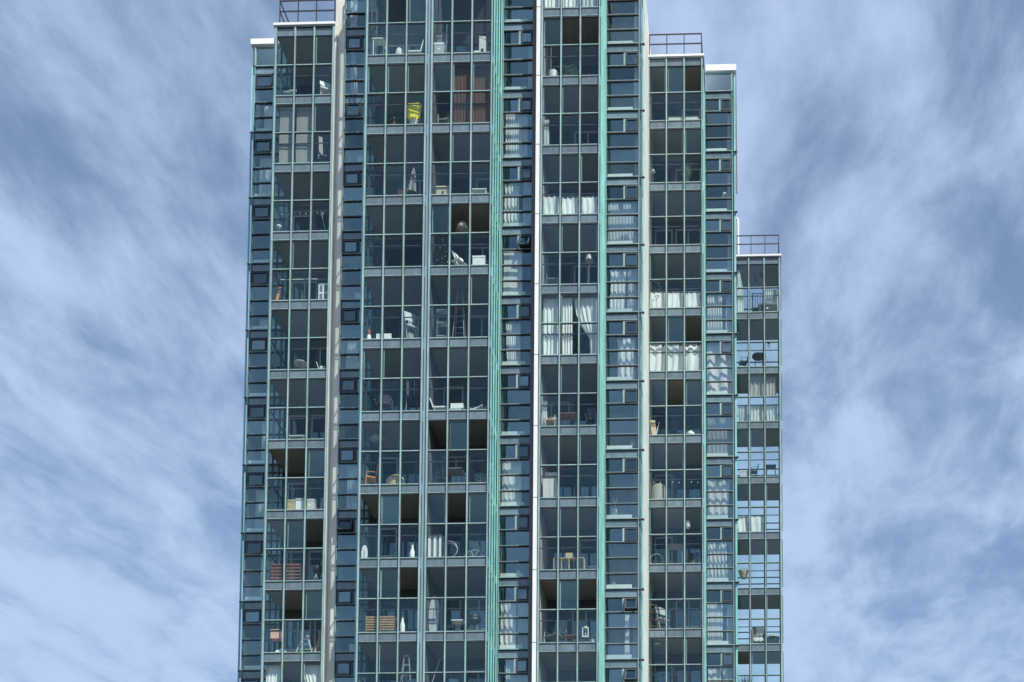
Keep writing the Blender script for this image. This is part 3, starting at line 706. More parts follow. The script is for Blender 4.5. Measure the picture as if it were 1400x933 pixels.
def roller_blind(label, x0, x1, y, zt, zb, m, group=None):
    t = empty('roller_blind', None, ((x0 + x1) / 2, y, zt)); tag(t, label, 'blind', group); w = x1 - x0
    vs, fs = cloth_mesh(w, zt - zb, 1, .006, 5)
    MB().add(vs, fs).build('blind_cloth', m, t, smooth=True)
    MB().bar((-w / 2 - .02, 0, .02), (w / 2 + .02, 0, .02), .03, n=8).build('roller', 'white', t)
    MB().box(-w / 2, w / 2, -.02, .02, -(zt - zb) - .02, -(zt - zb) + .005).build('hem_bar', 'lightgrey', t)
    return t
def vertical_blind(label, x0, x1, y, zt, zb, m, n=9, group=None):
    t = empty('vertical_blind', None, ((x0 + x1) / 2, y, zt)); tag(t, label, 'blind', group); w = x1 - x0
    for i in range(n):
        x = -w / 2 + w * (i + .5) / n; a = math.radians(35 + 12 * math.sin(i * 2.1)); hw = w / n * .52
        MB().add([(x - hw * math.cos(a), -hw * math.sin(a), 0), (x + hw * math.cos(a), hw * math.sin(a), 0), (x + hw * math.cos(a), hw * math.sin(a), zb - zt), (x - hw * math.cos(a), -hw * math.sin(a), zb - zt)], [(0, 3, 2, 1)]).build('slat', m, t)
    MB().box(-w / 2, w / 2, -.02, .02, .002, .04).build('headrail', 'white', t)
    return t

# ------------------------------------------------------------------ where things stand
ORD = ['first', 'second', 'third', 'fourth', 'fifth', 'sixth', 'seventh', 'eighth', 'ninth', 'tenth', 'eleventh']
NUM = ['zero', 'one', 'two', 'three', 'four', 'five', 'six', 'seven', 'eight', 'nine']
def rel(k, k0, what):
    d = k - k0
    if d == 0: return 'level with ' + what
    return NUM[abs(d)] + (' floor ' if abs(d) == 1 else ' floors ') + ('below ' if d > 0 else 'above ') + what
def where(bay, k):
    if bay == 'B': return ORD[k] + ' floor of the stack beside the shaded pier'
    if bay == 'E': return ('on its floor of the double stack' if k == 1 else rel(k, 1, 'the yellow sack'))
    if bay == 'F': return ('beside' if k == 1 else rel(k, 1, 'the brown curtains'))
    if bay == 'J': return rel(k, 4, 'the tied white curtains')
    if bay == 'O': return ORD[k + 1] + ' floor down beside the cream wall'
    if bay == 'R': return ORD[k] + ' floor down in the see-through stack'
def slot(bay, k, xl, xr, yt, depth=0.32):
    """base point, width and height of a thing seen between photo columns xl..xr up to row yt, standing on that balcony's floor"""
    Z = BX[bay][2] + depth; ym = yt
    a, b = at(xl, ym, Z), at(xr, ym, Z); zb = LZ(k) - 0.058
    return Vector(((a.x + b.x) / 2, Z, zb)), b.x - a.x, a.z - zb
def put(bay, k, name, what, cat, xl, xr, yt, fn, depth=0.32, rot=0.0, hang=None, group=None):
    p, w, h = slot(bay, k, xl, xr, yt, depth)
    if hang is not None: p.z = hang
    t = empty(name, None, p); t.rotation_euler = (0, 0, math.radians(rot))
    tag(t, what + ' ' + where(bay, k), cat, group); fn(t, w, h)
    return t
def string_lights(bay, k, xl, xr, y, n=8):
    Z = BX[bay][2] + .16; a, b = at(xl, y, Z), at(xr, y, Z)
    t = empty('string_lights', None, ((a.x + b.x) / 2, Z, a.z)); tag(t, 'string of small pale bulbs, ' + where(bay, k), 'lights')
    pts = [Vector((a.x - t.location.x + (b.x - a.x) * i / n, 0, -.03 * math.sin(math.pi * (i % 2)) - .02 * (i % 3))) for i in range(n + 1)]
    MB().path(pts, .005, 4).build('wire', 'black', t)
    for q in pts: MB().lathe([(.012, -.01), (.026, -.04), (.012, -.065)], 6, tuple(q)).build('bulb', 'bulb', t)

# --- stack beside the shaded pier
put('B', 0, 'folding_stool', 'pale folding stool,', 'stool', 390, 404, 119, lambda t, w, h: folding_chair_parts(t, w, h, 'lightgrey'))
put('B', 0, 'deck_chair', 'white deck chair,', 'chair', 438, 452, 108, lambda t, w, h: folding_chair_parts(t, w, h, 'white'), rot=25)
for a, b in ((381.5, 400.5), (404.5, 427)):
    P, Q = at(a, 147, ZB + .10), at(b, 222, ZB + .10)
    roller_blind('grey roller blind on the ' + ('outer' if a < 400 else 'middle') + ' pane, second floor of the stack beside the shaded pier', P.x, Q.x, ZB + .20, P.z, Q.z, 'greycloth', 'grey roller blinds')
put('B', 1, 'office_chair', 'dark office chair,', 'chair', 436, 452, 184, lambda t, w, h: office_chair_parts(t, w, h, 'black'), rot=30)
string_lights('B', 2, 379, 442, 291)
put('B', 2, 'table_lamp', 'small white globe lamp,', 'lamp', 378, 385, 308, lambda t, w, h: (MB().lathe([(.05, 0), (.05, .03), (.015, .05), (.015, h - .16)], 10).build('stand', 'grey', t), MB().lathe([(.02, h - .16), (.09, h - .1), (.1, h - .04), (.04, h)], 12).build('globe', 'white', t, smooth=True)))
put('B', 2, 'broom', 'leaning broom with pale head,', 'broom', 438, 447, 287, lambda t, w, h: (MB().bar((w / 2, 0, .1), (-w / 2, .1, h), .014).build('handle', 'lightgrey', t), MB().box(w / 2 - .12, w / 2 + .1, -.04, .04, 0, .1).build('brush_head', 'offwhite', t)))
put('B', 3, 'tube_lamp', 'long white tube lamp,', 'lamp', 384, 434, 383, lambda t, w, h: (MB().bar((-w / 2, 0, 0), (w / 2, 0, 0), .03, n=8).build('tube', 'white', t), MB().bar((-w / 2 + .1, 0, 0), (-w / 2 + .1, 0, 1.1), .005, n=4).build('cord', 'black', t), MB().bar((w / 2 - .1, 0, 0), (w / 2 - .1, 0, 1.1), .005, n=4).build('cord', 'black', t)), hang=at(400, 383, ZB + .32).z)
put('B', 3, 'leaning_plank', 'orange leaning plank,', 'plank', 375, 383, 392, lambda t, w, h: (MB().quadplate((-w / 2, -.05, 0), (.1, 0, 0), (w * .6, .12, h), .02).build('board', 'orange', t)))
put('B', 3, 'picture_box', 'white box with four dark pictures,', 'picture', 435.5, 449, 387.5, lambda t, w, h: (MB().box(-w / 2, w / 2, 0, .04, 0, h).build('backing', 'white', t), [MB().box(sx * w * .23 - w * .14, sx * w * .23 + w * .14, -.006, -.001, h * zc - h * .15, h * zc + h * .15).build('print', 'grey', t) for sx in (-1, 1) for zc in (.35, .75)]), depth=.2)
put('B', 3, 'bottle', 'dark bottle,', 'bottle', 411, 415, 397, lambda t, w, h: bottle_parts(t, .1, h, 'black'))
put('B', 4, 'round_table', 'low round grey table,', 'table', 402, 420, 497, lambda t, w, h: table_parts(t, w, w, h, 'lightgrey', True, 'grey'))
put('B', 4, 'watering_can', 'white watering can,', 'watering can', 430, 446, 495, lambda t, w, h: (MB().lathe([(.1, 0), (.11, h * .5), (.09, h * .6)], 12, (.08, 0, 0)).build('body', 'white', t), MB().bar((.0, 0, h * .2), (-w * .35, 0, h), .015).build('spout', 'white', t), ring(MB(), (.12, 0, h * .55), .08, .01, 10).build('handle', 'white', t)))
put('B', 5, 'sun_lounger', 'low pale sun lounger,', 'lounger', 396, 420, 592, lambda t, w, h: lounger_parts(t, w, 'lightgrey', .28), rot=180)
put('B', 6, 'cardboard_box', 'brown cardboard box,', 'box', 392, 405, 686, lambda t, w, h: box_parts(t, w, .3, h, 'palewood'))
put('B', 6, 'storage_box', 'white lidded storage box,', 'box', 406, 417, 684, lambda t, w, h: box_parts(t, w, .3, h, 'white', 'lightgrey'))
put('B', 6, 'storage_box', 'cream lidded storage box,', 'box', 419, 431, 685, lambda t, w, h: box_parts(t, w, .3, h, 'offwhite', 'offwhite'))
put('B', 6, 'curtain_pole', 'white leaning pole with a hook,', 'pole', 438, 445, 665, lambda t, w, h: (MB().bar((-w / 2, -.05, 0), (w / 2, .1, h), .014).build('shaft', 'white', t), MB().path([(w / 2, .1, h), (w / 2 + .04, .1, h + .05), (w / 2 - .02, .1, h + .08)], .012).build('hook', 'white', t)))
put('B', 7, 'slatted_bench', 'short reddish slatted bench,', 'bench', 372.5, 388, 774, lambda t, w, h: bench_parts(t, w, .35, h, 'redwood'))
put('B', 7, 'slatted_bench', 'longer reddish slatted bench,', 'bench', 391, 415, 774, lambda t, w, h: bench_parts(t, w, .35, h, 'redwood'))
put('B', 7, 'baby_pram', 'black folded baby pram,', 'pram', 426, 441, 763, lambda t, w, h: (ring(MB(), (-w * .3, -.1, .13), .12, .016).build('wheel', 'black', t), ring(MB(), (w * .3, -.1, .13), .12, .016).build('wheel', 'black', t), MB().lathe([(.05, 0), (w * .42, .16), (w * .48, .34), (w * .38, .36)], 12, (0, .1, h * .4)).build('carrycot', 'black', t, smooth=True), MB().path([(-w * .3, -.1, .13), (w * .1, .05, h * .5), (w * .42, .1, h)], .016).path([(w * .3, -.1, .13), (-w * .2, .05, h * .5)], .016).build('frame', 'lightgrey', t)))
put('B', 8, 'cardboard_box', 'pink box on a dark stool,', 'box', 372, 384, 864, lambda t, w, h: (MB().box(-w / 2, w / 2, -.18, .18, h - .34, h).build('body', 'pink', t), MB().box(-w / 2 - .01, w / 2 + .01, -.19, .19, h + .001, h + .03).build('lid', 'pink', t), [MB().bar((sx * w * .4, sy * .14, 0), (sx * w * .4, sy * .14, h - .345), .02).build('leg', 'black', t) for sx in (-1, 1) for sy in (-1, 1)]))
put('B', 8, 'clothes_heap', 'crumpled white laundry heap,', 'laundry', 372, 391, 886, lambda t, w, h: (MB().lathe([(w * .5, 0), (w * .42, h * .5), (w * .22, h * .85), (.03, h)], 9).build('cloth', 'white', t), MB().lathe([(w * .3, 0), (w * .22, h * .6), (.03, h * .8)], 7, (w * .3, -.05, 0)).build('cloth', 'lightgrey', t)), depth=.2)
put('B', 8, 'step_ladder', 'white step ladder,', 'ladder', 406, 430, 874, lambda t, w, h: (airer_parts(t, w, h, 'white', 2), MB().lathe([(.03, 0), (.07, .05), (.07, .1), (.03, .14)], 10, (w * .12, 0, h + .01)).build('lamp_head', 'white', t, smooth=True)))
put('B', 8, 'leaning_plank', 'brown plank leaning against the wall,', 'plank', 430, 439, 858, lambda t, w, h: MB().quadplate((-w / 2, -.1, 0), (.12, 0, 0), (w * .7, .3, h), .02).build('board', 'wood', t))
def tied(side):
    def f(u):
        s = 1 - .62 * math.sin(min(1, u / .75) * math.pi / 2) ** 2 if u < .75 else .38 + .1 * (u - .75)
        return (0, s) if side == 'l' else (1 - s, 1)
    return f
P, Q = at(361, 909, ZB + .15), at(383, 990, ZB + .15)
curtain('white curtain tied back towards the window column, tenth floor beside the shaded pier', P.x, Q.x, ZB + .22, P.z, Q.z, taper=tied('l'), folds=4)
P, Q = at(412, 909, ZB + .15), at(437, 990, ZB + .15)
curtain('white curtain tied back towards the shaded pier, on the tenth floor', P.x, Q.x, ZB + .22, P.z, Q.z, taper=tied('r'), folds=5)

# --- double stack, side of the yellow sack
put('E', 0, 'side_table', 'narrow white side table,', 'table', 510.5, 527, 56.8, lambda t, w, h: table_parts(t, w, .35, h, 'white'))
put('E', 0, 'cloche', 'white domed cover,', 'cover', 540, 553, 66, lambda t, w, h: (MB().lathe([(w * .5, 0), (w * .48, h * .5), (w * .34, h * .85), (.03, h)], 14).build('dome', 'offwhite', t, smooth=True), MB().lathe([(.02, h), (.035, h + .03)], 8).build('knob', 'grey', t)))
put('E', 0, 'sun_lounger', 'white sun lounger with raised back,', 'lounger', 557, 578, 64, lambda t, w, h: lounger_parts(t, w, 'white', .45))
put('E', 1, 'sack', 'bright yellow plastic sack', 'sack', 556, 577, 144, lambda t, w, h: (sack_parts(t, w * .9, h, 'yellow')))
put('E', 1, 'potted_plant', 'dark bushy potted plant', 'plant', 531, 547, 148, lambda t, w, h: plant_parts(t, w, h, 'leaf', 70))
put('E', 2, 'folded_parasol', 'folded grey parasol,', 'parasol', 555, 571, 230, lambda t, w, h: parasol_parts(t, h, 'grey', .08))
put('E', 2, 'flower_pot', 'small brown flower pot,', 'pot', 544, 550, 261, lambda t, w, h: (MB().lathe([(w * .35, 0), (w * .5, h * .8), (w * .55, h * .8), (w * .55, h)], 12).build('body', 'pot', t), MB().lathe([(w * .48, h), (w * .3, h + .02)], 10).build('soil', 'black', t)))
put('E', 3, 'floor_lamp', 'slim dark floor lamp,', 'lamp', 512, 524, 322, lambda t, w, h: (MB().bar((0, 0, .03), (0, 0, h - .2), .014).build('stem', 'black', t), MB().lathe([(.14, 0), (.14, .03)], 12).build('base', 'black', t), MB().lathe([(.16, h - .25), (.1, h)], 14).build('lamp_shade', 'grey', t)), depth=1.2)
put('E', 4, 'deck_chair', 'tall folded deck chair with white frame,', 'chair', 554, 569, 424, lambda t, w, h: (folding_chair_parts(t, w, h, 'lightgrey'), MB().quadplate((-w * .3, -.1, .1), (w * .5, 0, 0), (.05, .2, h * .7), .015).build('sling', 'grey', t)), rot=35)
put('E', 4, 'garden_gnome', 'small red and white garden gnome,', 'figurine', 500.5, 509, 450, lambda t, w, h: (MB().lathe([(w * .4, 0), (w * .45, h * .25), (w * .3, h * .5), (w * .25, h * .6)], 12).build('body', 'white', t, smooth=True), MB().lathe([(w * .28, h * .6), (w * .2, h * .75), (.01, h)], 12).build('hat', 'red', t, smooth=True)), depth=.2)
put('E', 4, 'tray', 'low white tray,', 'tray', 516, 536, 459.5, lambda t, w, h: (MB().box(-w / 2, w / 2, -.15, .15, 0, h * .7).build('body', 'offwhite', t), MB().box(-w / 2 - .01, w / 2 + .01, -.16, -.15, h * .3, h).build('rim', 'white', t)), depth=.2)
put('E', 5, 'office_chair', 'black office chair with armrests,', 'chair', 513.5, 536, 536, lambda t, w, h: office_chair_parts(t, w, h, 'black'))
put('E', 5, 'clothes_rack', 'rack of dark hanging clothes,', 'clothes rack', 556, 578, 518, lambda t, w, h: ([MB().bar((sx * w / 2, 0, 0), (sx * w / 2, 0, h), .014).build('upright', 'lightgrey', t) for sx in (-1, 1)], MB().bar((-w / 2, 0, h), (w / 2, 0, h), .014).build('hanging_rail', 'lightgrey', t), [MB().quadplate((-w * .4 + i * w * .2, -.15, h - .75 - .1 * (i % 2)), (.03, .3, 0), (0, 0, .7 + .1 * (i % 2)), .05).build('garment', ('grey', 'black', 'blue', 'black', 'grey')[i], t) for i in range(5)]), depth=.7)
put('E', 6, 'garden_chair', 'orange wooden chair with high back,', 'chair', 498, 516, 634, lambda t, w, h: chair_parts(t, w * .8, h, 'orange', slats=5), rot=-70)
put('E', 6, 'wicker_armchair', 'round pale wicker armchair,', 'chair', 525, 553, 646, lambda t, w, h: (MB().lathe([(w * .3, 0), (w * .36, .3), (w * .42, .38)], 16).build('seat', 'palewood', t), ring(MB(), (0, .15, h * .55), w * .42, .03).build('back_hoop', 'palewood', t), [MB().bar((math.cos(a) * w * .4, .15, h * .55 + math.sin(a) * w * .4), (-math.cos(a) * w * .1, .15, .36), .01).build('back_spoke', 'palewood', t) for a in (.5, 1.1, 1.6, 2.1, 2.7)]))
put('E', 6, 'ceiling_lamp', 'pale round ceiling lamp,', 'lamp', 506, 528, 600, lambda t, w, h: lamp_parts(t, .12, w * .5, .14, 'offwhite'), depth=.9, hang=LZ(5) - .35)
put('E', 7, 'paddle_board', 'short white board standing on end,', 'board', 493.5, 502, 745, lambda t, w, h: board_parts(t, w, h, 'white', .05), depth=.18)
put('E', 7, 'tall_bottle', 'white bottle-shaped vase with twigs,', 'vase', 560, 568, 746, lambda t, w, h: (bottle_parts(t, w, h, 'white', 'white'), [MB().bar((0, 0, h * .95), (dx, 0, h + .12), .008, n=4).build('twig', 'lightgrey', t) for dx in (-.12, .02, .1)]), depth=.2)
put('E', 8, 'slatted_bench', 'wide brown slatted wooden bench,', 'bench', 502, 543, 846, lambda t, w, h: bench_parts(t, w, .4, h, 'wood', 6))
put('E', 8, 'tall_bottle', 'white detergent bottle,', 'bottle', 547, 554, 843, lambda t, w, h: bottle_parts(t, w, h, 'white'), depth=.2)
put('E', 9, 'clothes_airer', 'tall white folding clothes airer,', 'airer', 546, 566, 897, lambda t, w, h: airer_parts(t, w, h, 'lightgrey', 5))

# --- double stack, side of the brown curtains
put('F', 0, 'plastic_crate', 'pale blue plastic crate,', 'crate', 592, 605, 62.5, lambda t, w, h: box_parts(t, w, .35, h, 'lightgrey', 'white'), depth=.2)
put('F', 0, 'cardboard_box', 'dark box behind the pale crate,', 'box', 593, 605, 51, lambda t, w, h: box_parts(t, w, .3, h, 'grey'), depth=.6)
put('F', 0, 'curtain_pole', 'slim white standing pole,', 'pole', 609, 613, 33, lambda t, w, h: (MB().bar((0, 0, 0), (0, 0, h), .018).build('shaft', 'white', t), MB().lathe([(.1, 0), (.1, .03)], 10).build('base', 'white', t)))
put('F', 0, 'cat_tree', 'cream cat tree with arched hole,', 'cat tree', 649, 667, 48, lambda t, w, h: (MB().box(-w * .1, w * .38, -.15, .15, 0, h * .82).build('tower', 'offwhite', t), MB().quadplate((-w * .12, -.16, h * .8), (w * .52, 0, -h * .12), (0, .32, .05), .03).build('roof', 'white', t), MB().lathe([(.09, -.01), (.085, .02)], 12, (w * .14, 0, 0)).build('perch', 'black', t), MB().box(-w * .5, -w * .12, -.15, .15, 0, h * .22).build('step', 'white', t), MB().box(w * .03, w * .24, -.156, -.1505, .05, h * .3).build('door_hole', 'black', t)), depth=.2)
for a, b in ((618.8, 644.6), (645, 671)):
    P, Q = at(a, 88, ZE + .12), at(b, 167.5, ZE + .12)
    curtain('full-height brown curtain next to the turquoise fins' if a > 640 else 'full-height brown curtain on the middle panes, away from the turquoise fins', P.x, Q.x, ZE + .22, P.z, Q.z, 'browncloth', folds=6, amp=.02, group='brown curtains')
put('F', 1, 'metal_chair', 'grey round-backed metal chair', 'chair', 599, 616, 151, lambda t, w, h: (chair_parts(t, w * .9, h * .75, 'lightgrey', 'grey'), ring(MB(), (0, .22, h * .62), w * .42, .016).build('back_hoop', 'lightgrey', t)))
put('F', 2, 'wooden_box', 'small wooden house-shaped box,', 'box', 597, 615, 254, lambda t, w, h: (MB().box(-w / 2, w / 2, -.12, .12, 0, h * .75).build('body', 'palewood', t), MB().quadplate((-w / 2 - .02, -.15, h * .72), (w + .04, 0, 0), (0, .16, h * .28), .02).build('roof', 'palewood', t), MB().box(-.04, .04, -.126, -.1205, h * .25, h * .5).build('opening', 'black', t)), depth=.18)
put('F', 2, 'low_rack', 'low white rack,', 'rack', 644, 666, 260.5, lambda t, w, h: table_parts(t, w, .2, h, 'white'), depth=.18)
put('F', 3, 'decorated_tree', 'dark tree decorated with pale baubles,', 'tree', 591, 615, 323, lambda t, w, h: (plant_parts(t, w, h, 'leaf', 150), [MB().lathe([(.01, -.03), (.035, 0), (.01, .03)], 6, (w * .36 * math.cos(i * 2.4) * (1 - .6 * i / 12), -.12, h * (.3 + .055 * i))).build('bauble', 'white', t) for i in range(12)]))
put('F', 3, 'pendant_lamp', 'large pale pendant lamp shade,', 'lamp', 623, 641, 333, lambda t, w, h: lamp_parts(t, .42, w * .5, .36, 'beigecloth'), hang=LZ(2) - .35, depth=.5)
put('F', 3, 'folding_chair', 'white folding garden chair,', 'chair', 618, 640, 345, lambda t, w, h: folding_chair_parts(t, w, h, 'white'), rot=60, depth=.34)
put('F', 3, 'storage_box', 'low white box with lid,', 'box', 647, 664, 353, lambda t, w, h: box_parts(t, w, .3, h, 'white', 'white'), depth=.2)
put('F', 4, 'shelf_rack', 'thin metal shelf rack,', 'rack', 599, 612, 426, lambda t, w, h: ([MB().bar((sx * w / 2, sy * .15, 0), (sx * w / 2, sy * .15, h), .01).build('upright', 'lightgrey', t) for sx in (-1, 1) for sy in (-1, 1)], [MB().box(-w / 2, w / 2, -.15, .15, h * z, h * z + .02).build('shelf', 'lightgrey', t) for z in (.2, .6, .97)]))
put('F', 4, 'step_ladder', 'open metal step ladder,', 'ladder', 620, 638, 390, lambda t, w, h: airer_parts(t, w, h, 'lightgrey', 5), depth=.9)
put('F', 5, 'sun_lounger', 'white sun lounger with tilted head,', 'lounger', 590, 612, 550, lambda t, w, h: lounger_parts(t, w, 'white', .35), rot=180, depth=.35)
put('F', 5, 'folded_towels', 'heap of pale towels,', 'towels', 615, 634, 554, lambda t, w, h: (MB().box(-w / 2, w * .35, -.14, .14, 0, h * .5).build('towel', 'lightgrey', t), MB().box(-w * .4, w / 2, -.12, .13, h * .52, h).build('towel', 'white', t)), depth=.2)
put('F', 5, 'folding_chair', 'white chair lying folded,', 'chair', 641, 661, 553, lambda t, w, h: (MB().quadplate((-w / 2, -.1, h * .3), (w, 0, h * .4), (0, .25, .02), .02).build('seat', 'white', t), MB().bar((-w / 2, -.12, .02), (w / 2, -.12, h * .8), .014).build('leg', 'white', t), MB().bar((-w / 2, .1, h * .8), (w / 2, .1, .05), .014).build('leg', 'white', t)), depth=.22)
put('F', 6, 'garden_table', 'dark square garden table,', 'table', 611, 634, 645, lambda t, w, h: table_parts(t, w, .6, h, 'grey', legm='black'), depth=.5)
put('F', 6, 'metal_chair', 'black metal chair by the dark table,', 'chair', 596, 611, 640, lambda t, w, h: chair_parts(t, w, h, 'black', slats=5), depth=.5, rot=-80)
put('F', 6, 'potted_plant', 'dark leafy plant in a pot,', 'plant', 649, 666, 626, lambda t, w, h: plant_parts(t, w * 1.1, h, 'leaf', 90))
P0, w0, h0 = slot('F', 7, 585.5, 608, 731, .18)
t = empty('striped_screen', None, P0); tag(t, 'folding screen of white and dark stripes, ' + where('F', 7), 'screen')
for i in range(6): MB().box(-w0 / 2 + w0 * i / 6, -w0 / 2 + w0 * (i + 1) / 6 - .004, -.01 + .03 * (i % 2), .02 + .03 * (i % 2), 0, h0 * (1 - .03 * (i % 3))).build('panel', ('white', 'grey')[i % 2], t)
put('F', 7, 'garden_hose', 'loop of pale garden hose,', 'hose', 610, 618, 738, lambda t, w, h: (ring(MB(), (0, 0, h * .55), h * .38, .015).build('coil', 'lightgrey', t), ring(MB(), (.02, .05, h * .52), h * .34, .015).build('coil', 'lightgrey', t)), depth=.2)
put('F', 7, 'bicycle', 'grey bicycle behind the glass,', 'bicycle', 630, 664, 738, lambda t, w, h: bicycle_parts(t, w * 1.1, 'lightgrey'), depth=.3, rot=8)
put('F', 8, 'surfboard', 'grey board leaning in the corner,', 'board', 584, 598, 812, lambda t, w, h: board_parts(t, w, h, 'lightgrey', .12))
put('F', 8, 'side_table', 'low table with a white top,', 'table', 618.5, 635, 850, lambda t, w, h: table_parts(t, w, .4, h, 'white', legm='black'), depth=.25)
put('F', 8, 'kettle_barbecue', 'black kettle barbecue,', 'barbecue', 638, 658, 838, lambda t, w, h: barbecue_parts(t, w, h), depth=.4)
put('F', 9, 'leaning_pole', 'thin pole leaning diagonally,', 'pole', 588, 600, 899, lambda t, w, h: (MB().bar((-w / 2 - .1, 0, h * .3), (w / 2, .1, h), .016).build('shaft', 'lightgrey', t), MB().bar((-w / 2 - .1, 0, h * .3), (-w / 2 - .12, 0, 0), .016).build('foot', 'grey', t)))

# --- stack beside the white post
for i, (a, b) in enumerate(((743, 764), (768, 792), (795, 817))):
    P, Q = at(a, -75, ZJ + .12), at(b, 8, ZJ + .12)
    curtain(('white curtain beside the white post', 'white curtain on the middle pane', 'sheer curtain beside the turquoise fins')[i] + ', five floors above the tied curtains', P.x, Q.x, ZJ + .2, P.z, Q.z, 'curtain' if i < 2 else 'sheer', folds=4, group='curtains under the roof by the white post')
put('J', 0, 'potted_plant', 'round bushy plant on thin legs,', 'plant', 770, 791, 83, lambda t, w, h: (plant_parts(t, w, h * .8, 'paleleaf', 150, pot=False), [MB().bar((sx * .12, 0, 0), (sx * .08, 0, h * .4), .012).build('leg', 'white', t) for sx in (-1, 1)]))
put('J', 0, 'basket', 'white wire basket with fruit,', 'basket', 750, 763, 95, lambda t, w, h: (MB().lathe([(w * .35, 0), (w * .5, h * .8)], 12).build('bowl', 'white', t), [MB().lathe([(.01, -.04), (.05, 0), (.01, .05)], 7, (dx, -.02, h * .85)).build('fruit', 'offwhite', t) for dx in (-.1, 0, .11)]), depth=.2)
put('J', 0, 'curtain_pole', 'tall thin white pole,', 'pole', 752, 755, 62, lambda t, w, h: (MB().bar((0, 0, .02), (0, 0, h), .02).build('shaft', 'white', t), MB().lathe([(.1, 0), (.1, .025)], 10).build('base', 'grey', t)), depth=.5)
P, Q = at(742, 165, ZJ + .2), at(749, 198, ZJ + .2)
curtain('narrow white cloth by the post, three floors above the tied white curtains', P.x, Q.x, ZJ + .2, P.z, Q.z, 'sheer', folds=2, amp=.02)
for i, (a, b) in enumerate(((741.5, 763.5), (768, 790), (795, 816.5))):
    P, Q = at(a, 268, ZJ + .12), at(b, 292.5, ZJ + .12)
    curtain('short white cloth ' + ('beside the white post', 'on the middle pane', 'beside the turquoise fins')[i] + ', two floors above the tied curtains', P.x, Q.x, ZJ + .17, P.z, Q.z, 'curtain', folds=3, amp=.02, group='short white cloths by the white post', name='privacy_cloth', cat='cloth', sag=.05)
put('J', 3, 'floor_lamp', 'pale standing lamp,', 'lamp', 799, 812, 350, lambda t, w, h: (MB().bar((0, 0, .03), (0, 0, h - .2), .02).build('stem', 'offwhite', t), MB().lathe([(.16, 0), (.16, .03)], 12).build('base', 'offwhite', t), MB().lathe([(.17, h - .22), (.1, h)], 14).build('lamp_shade', 'lightgrey', t)), depth=.4)
put('J', 3, 'armchair', 'low dark armchair,', 'chair', 748, 766, 374, lambda t, w, h: chair_parts(t, w, h, 'grey'), depth=.4)
for a, b, nm in ((742, 763.5, 'curtain'), (767.5, 782, 'curtain')):
    P, Q = at(a, 406, ZJ + .12), at(b, 486.5, ZJ + .12)
    curtain('straight white curtain beside the white post, level with the tied one' if a < 750 else 'narrow straight white curtain next to the tied one', P.x, Q.x, ZJ + .22, P.z, Q.z, nm, folds=4, amp=.04, group='straight curtains of the curtained balcony')
def tied2(u):
    if u < .68: s = 1 - .68 * (u / .68) ** 2.2
    else: s = .32
    return (1 - s, 1)
P, Q = at(784.5, 406, ZJ + .12), at(816.5, 486, ZJ + .12)
curtain('white curtain tied back to one side on the fully curtained balcony', P.x, Q.x, ZJ + .22, P.z, Q.z, taper=tied2, folds=5, amp=.04)
put('J', 5, 'armchair', 'pale rattan chair,', 'chair', 746, 760, 566, lambda t, w, h: chair_parts(t, w, h, 'palewood'), depth=.25)
put('J', 5, 'garden_table', 'reddish wooden garden table,', 'table', 765, 791, 569, lambda t, w, h: table_parts(t, w, .5, h, 'redwood'), depth=.3)
put('J', 5, 'office_chair', 'black high-backed chair,', 'chair', 804, 818, 555, lambda t, w, h: office_chair_parts(t, w, h, 'black'), depth=.4)
P, Q = at(739, 550, ZJ + .2), at(746, 582, ZJ + .2)
curtain('narrow draped white cloth, one floor below the tied white curtains', P.x, Q.x, ZJ + .2, P.z, Q.z, 'sheer', folds=2, amp=.02)
put('J', 6, 'cabinet', 'beige cabinet,', 'cabinet', 743, 762, 656, lambda t, w, h: (MB().box(-w / 2, w / 2, -.15, .25, 0, h).build('body', 'offwhite', t), MB().box(-w / 2 - .03, w / 2 + .03, -.18, .26, h + .001, h + .04).build('top', 'beigecloth', t), [MB().box(sx * w / 4 - w / 4 + .01, sx * w / 4 + w / 4 - .01, -.165, -.151, .04, h - .04).build('door', 'offwhite', t) for sx in (-1, 1)]))
put('J', 6, 'shallow_box', 'shallow pale box on the beige cabinet,', 'box', 746, 761, 650, lambda t, w, h: box_parts(t, w, .3, .16, 'offwhite', 'white'), hang=at(750, 656, ZJ + .32).z + .045)
put('J', 7, 'toy_shelf', 'pale wooden toy shelf,', 'shelf', 758, 799, 765, lambda t, w, h: (shelf_parts(t, w, .25, h, 'palewood', 4, 1), MB().box(-.13, .13, -.12, .12, h + .002, h + .2).build('crate', 'palewood', t)), depth=.2)
put('J', 8, 'armchair', 'grey armchair draped with a blanket,', 'chair', 747, 769, 858, lambda t, w, h: (chair_parts(t, w, h, 'lightgrey', 'grey'), MB().quadplate((-w * .5, -.3, .42), (w * .7, 0, 0), (0, .45, .2), .04).build('blanket', 'beigecloth', t)), depth=.35, rot=-25)
put('J', 8, 'low_table', 'low reddish slatted table,', 'table', 773, 790, 870, lambda t, w, h: table_parts(t, w, .35, h, 'redwood'), depth=.2)
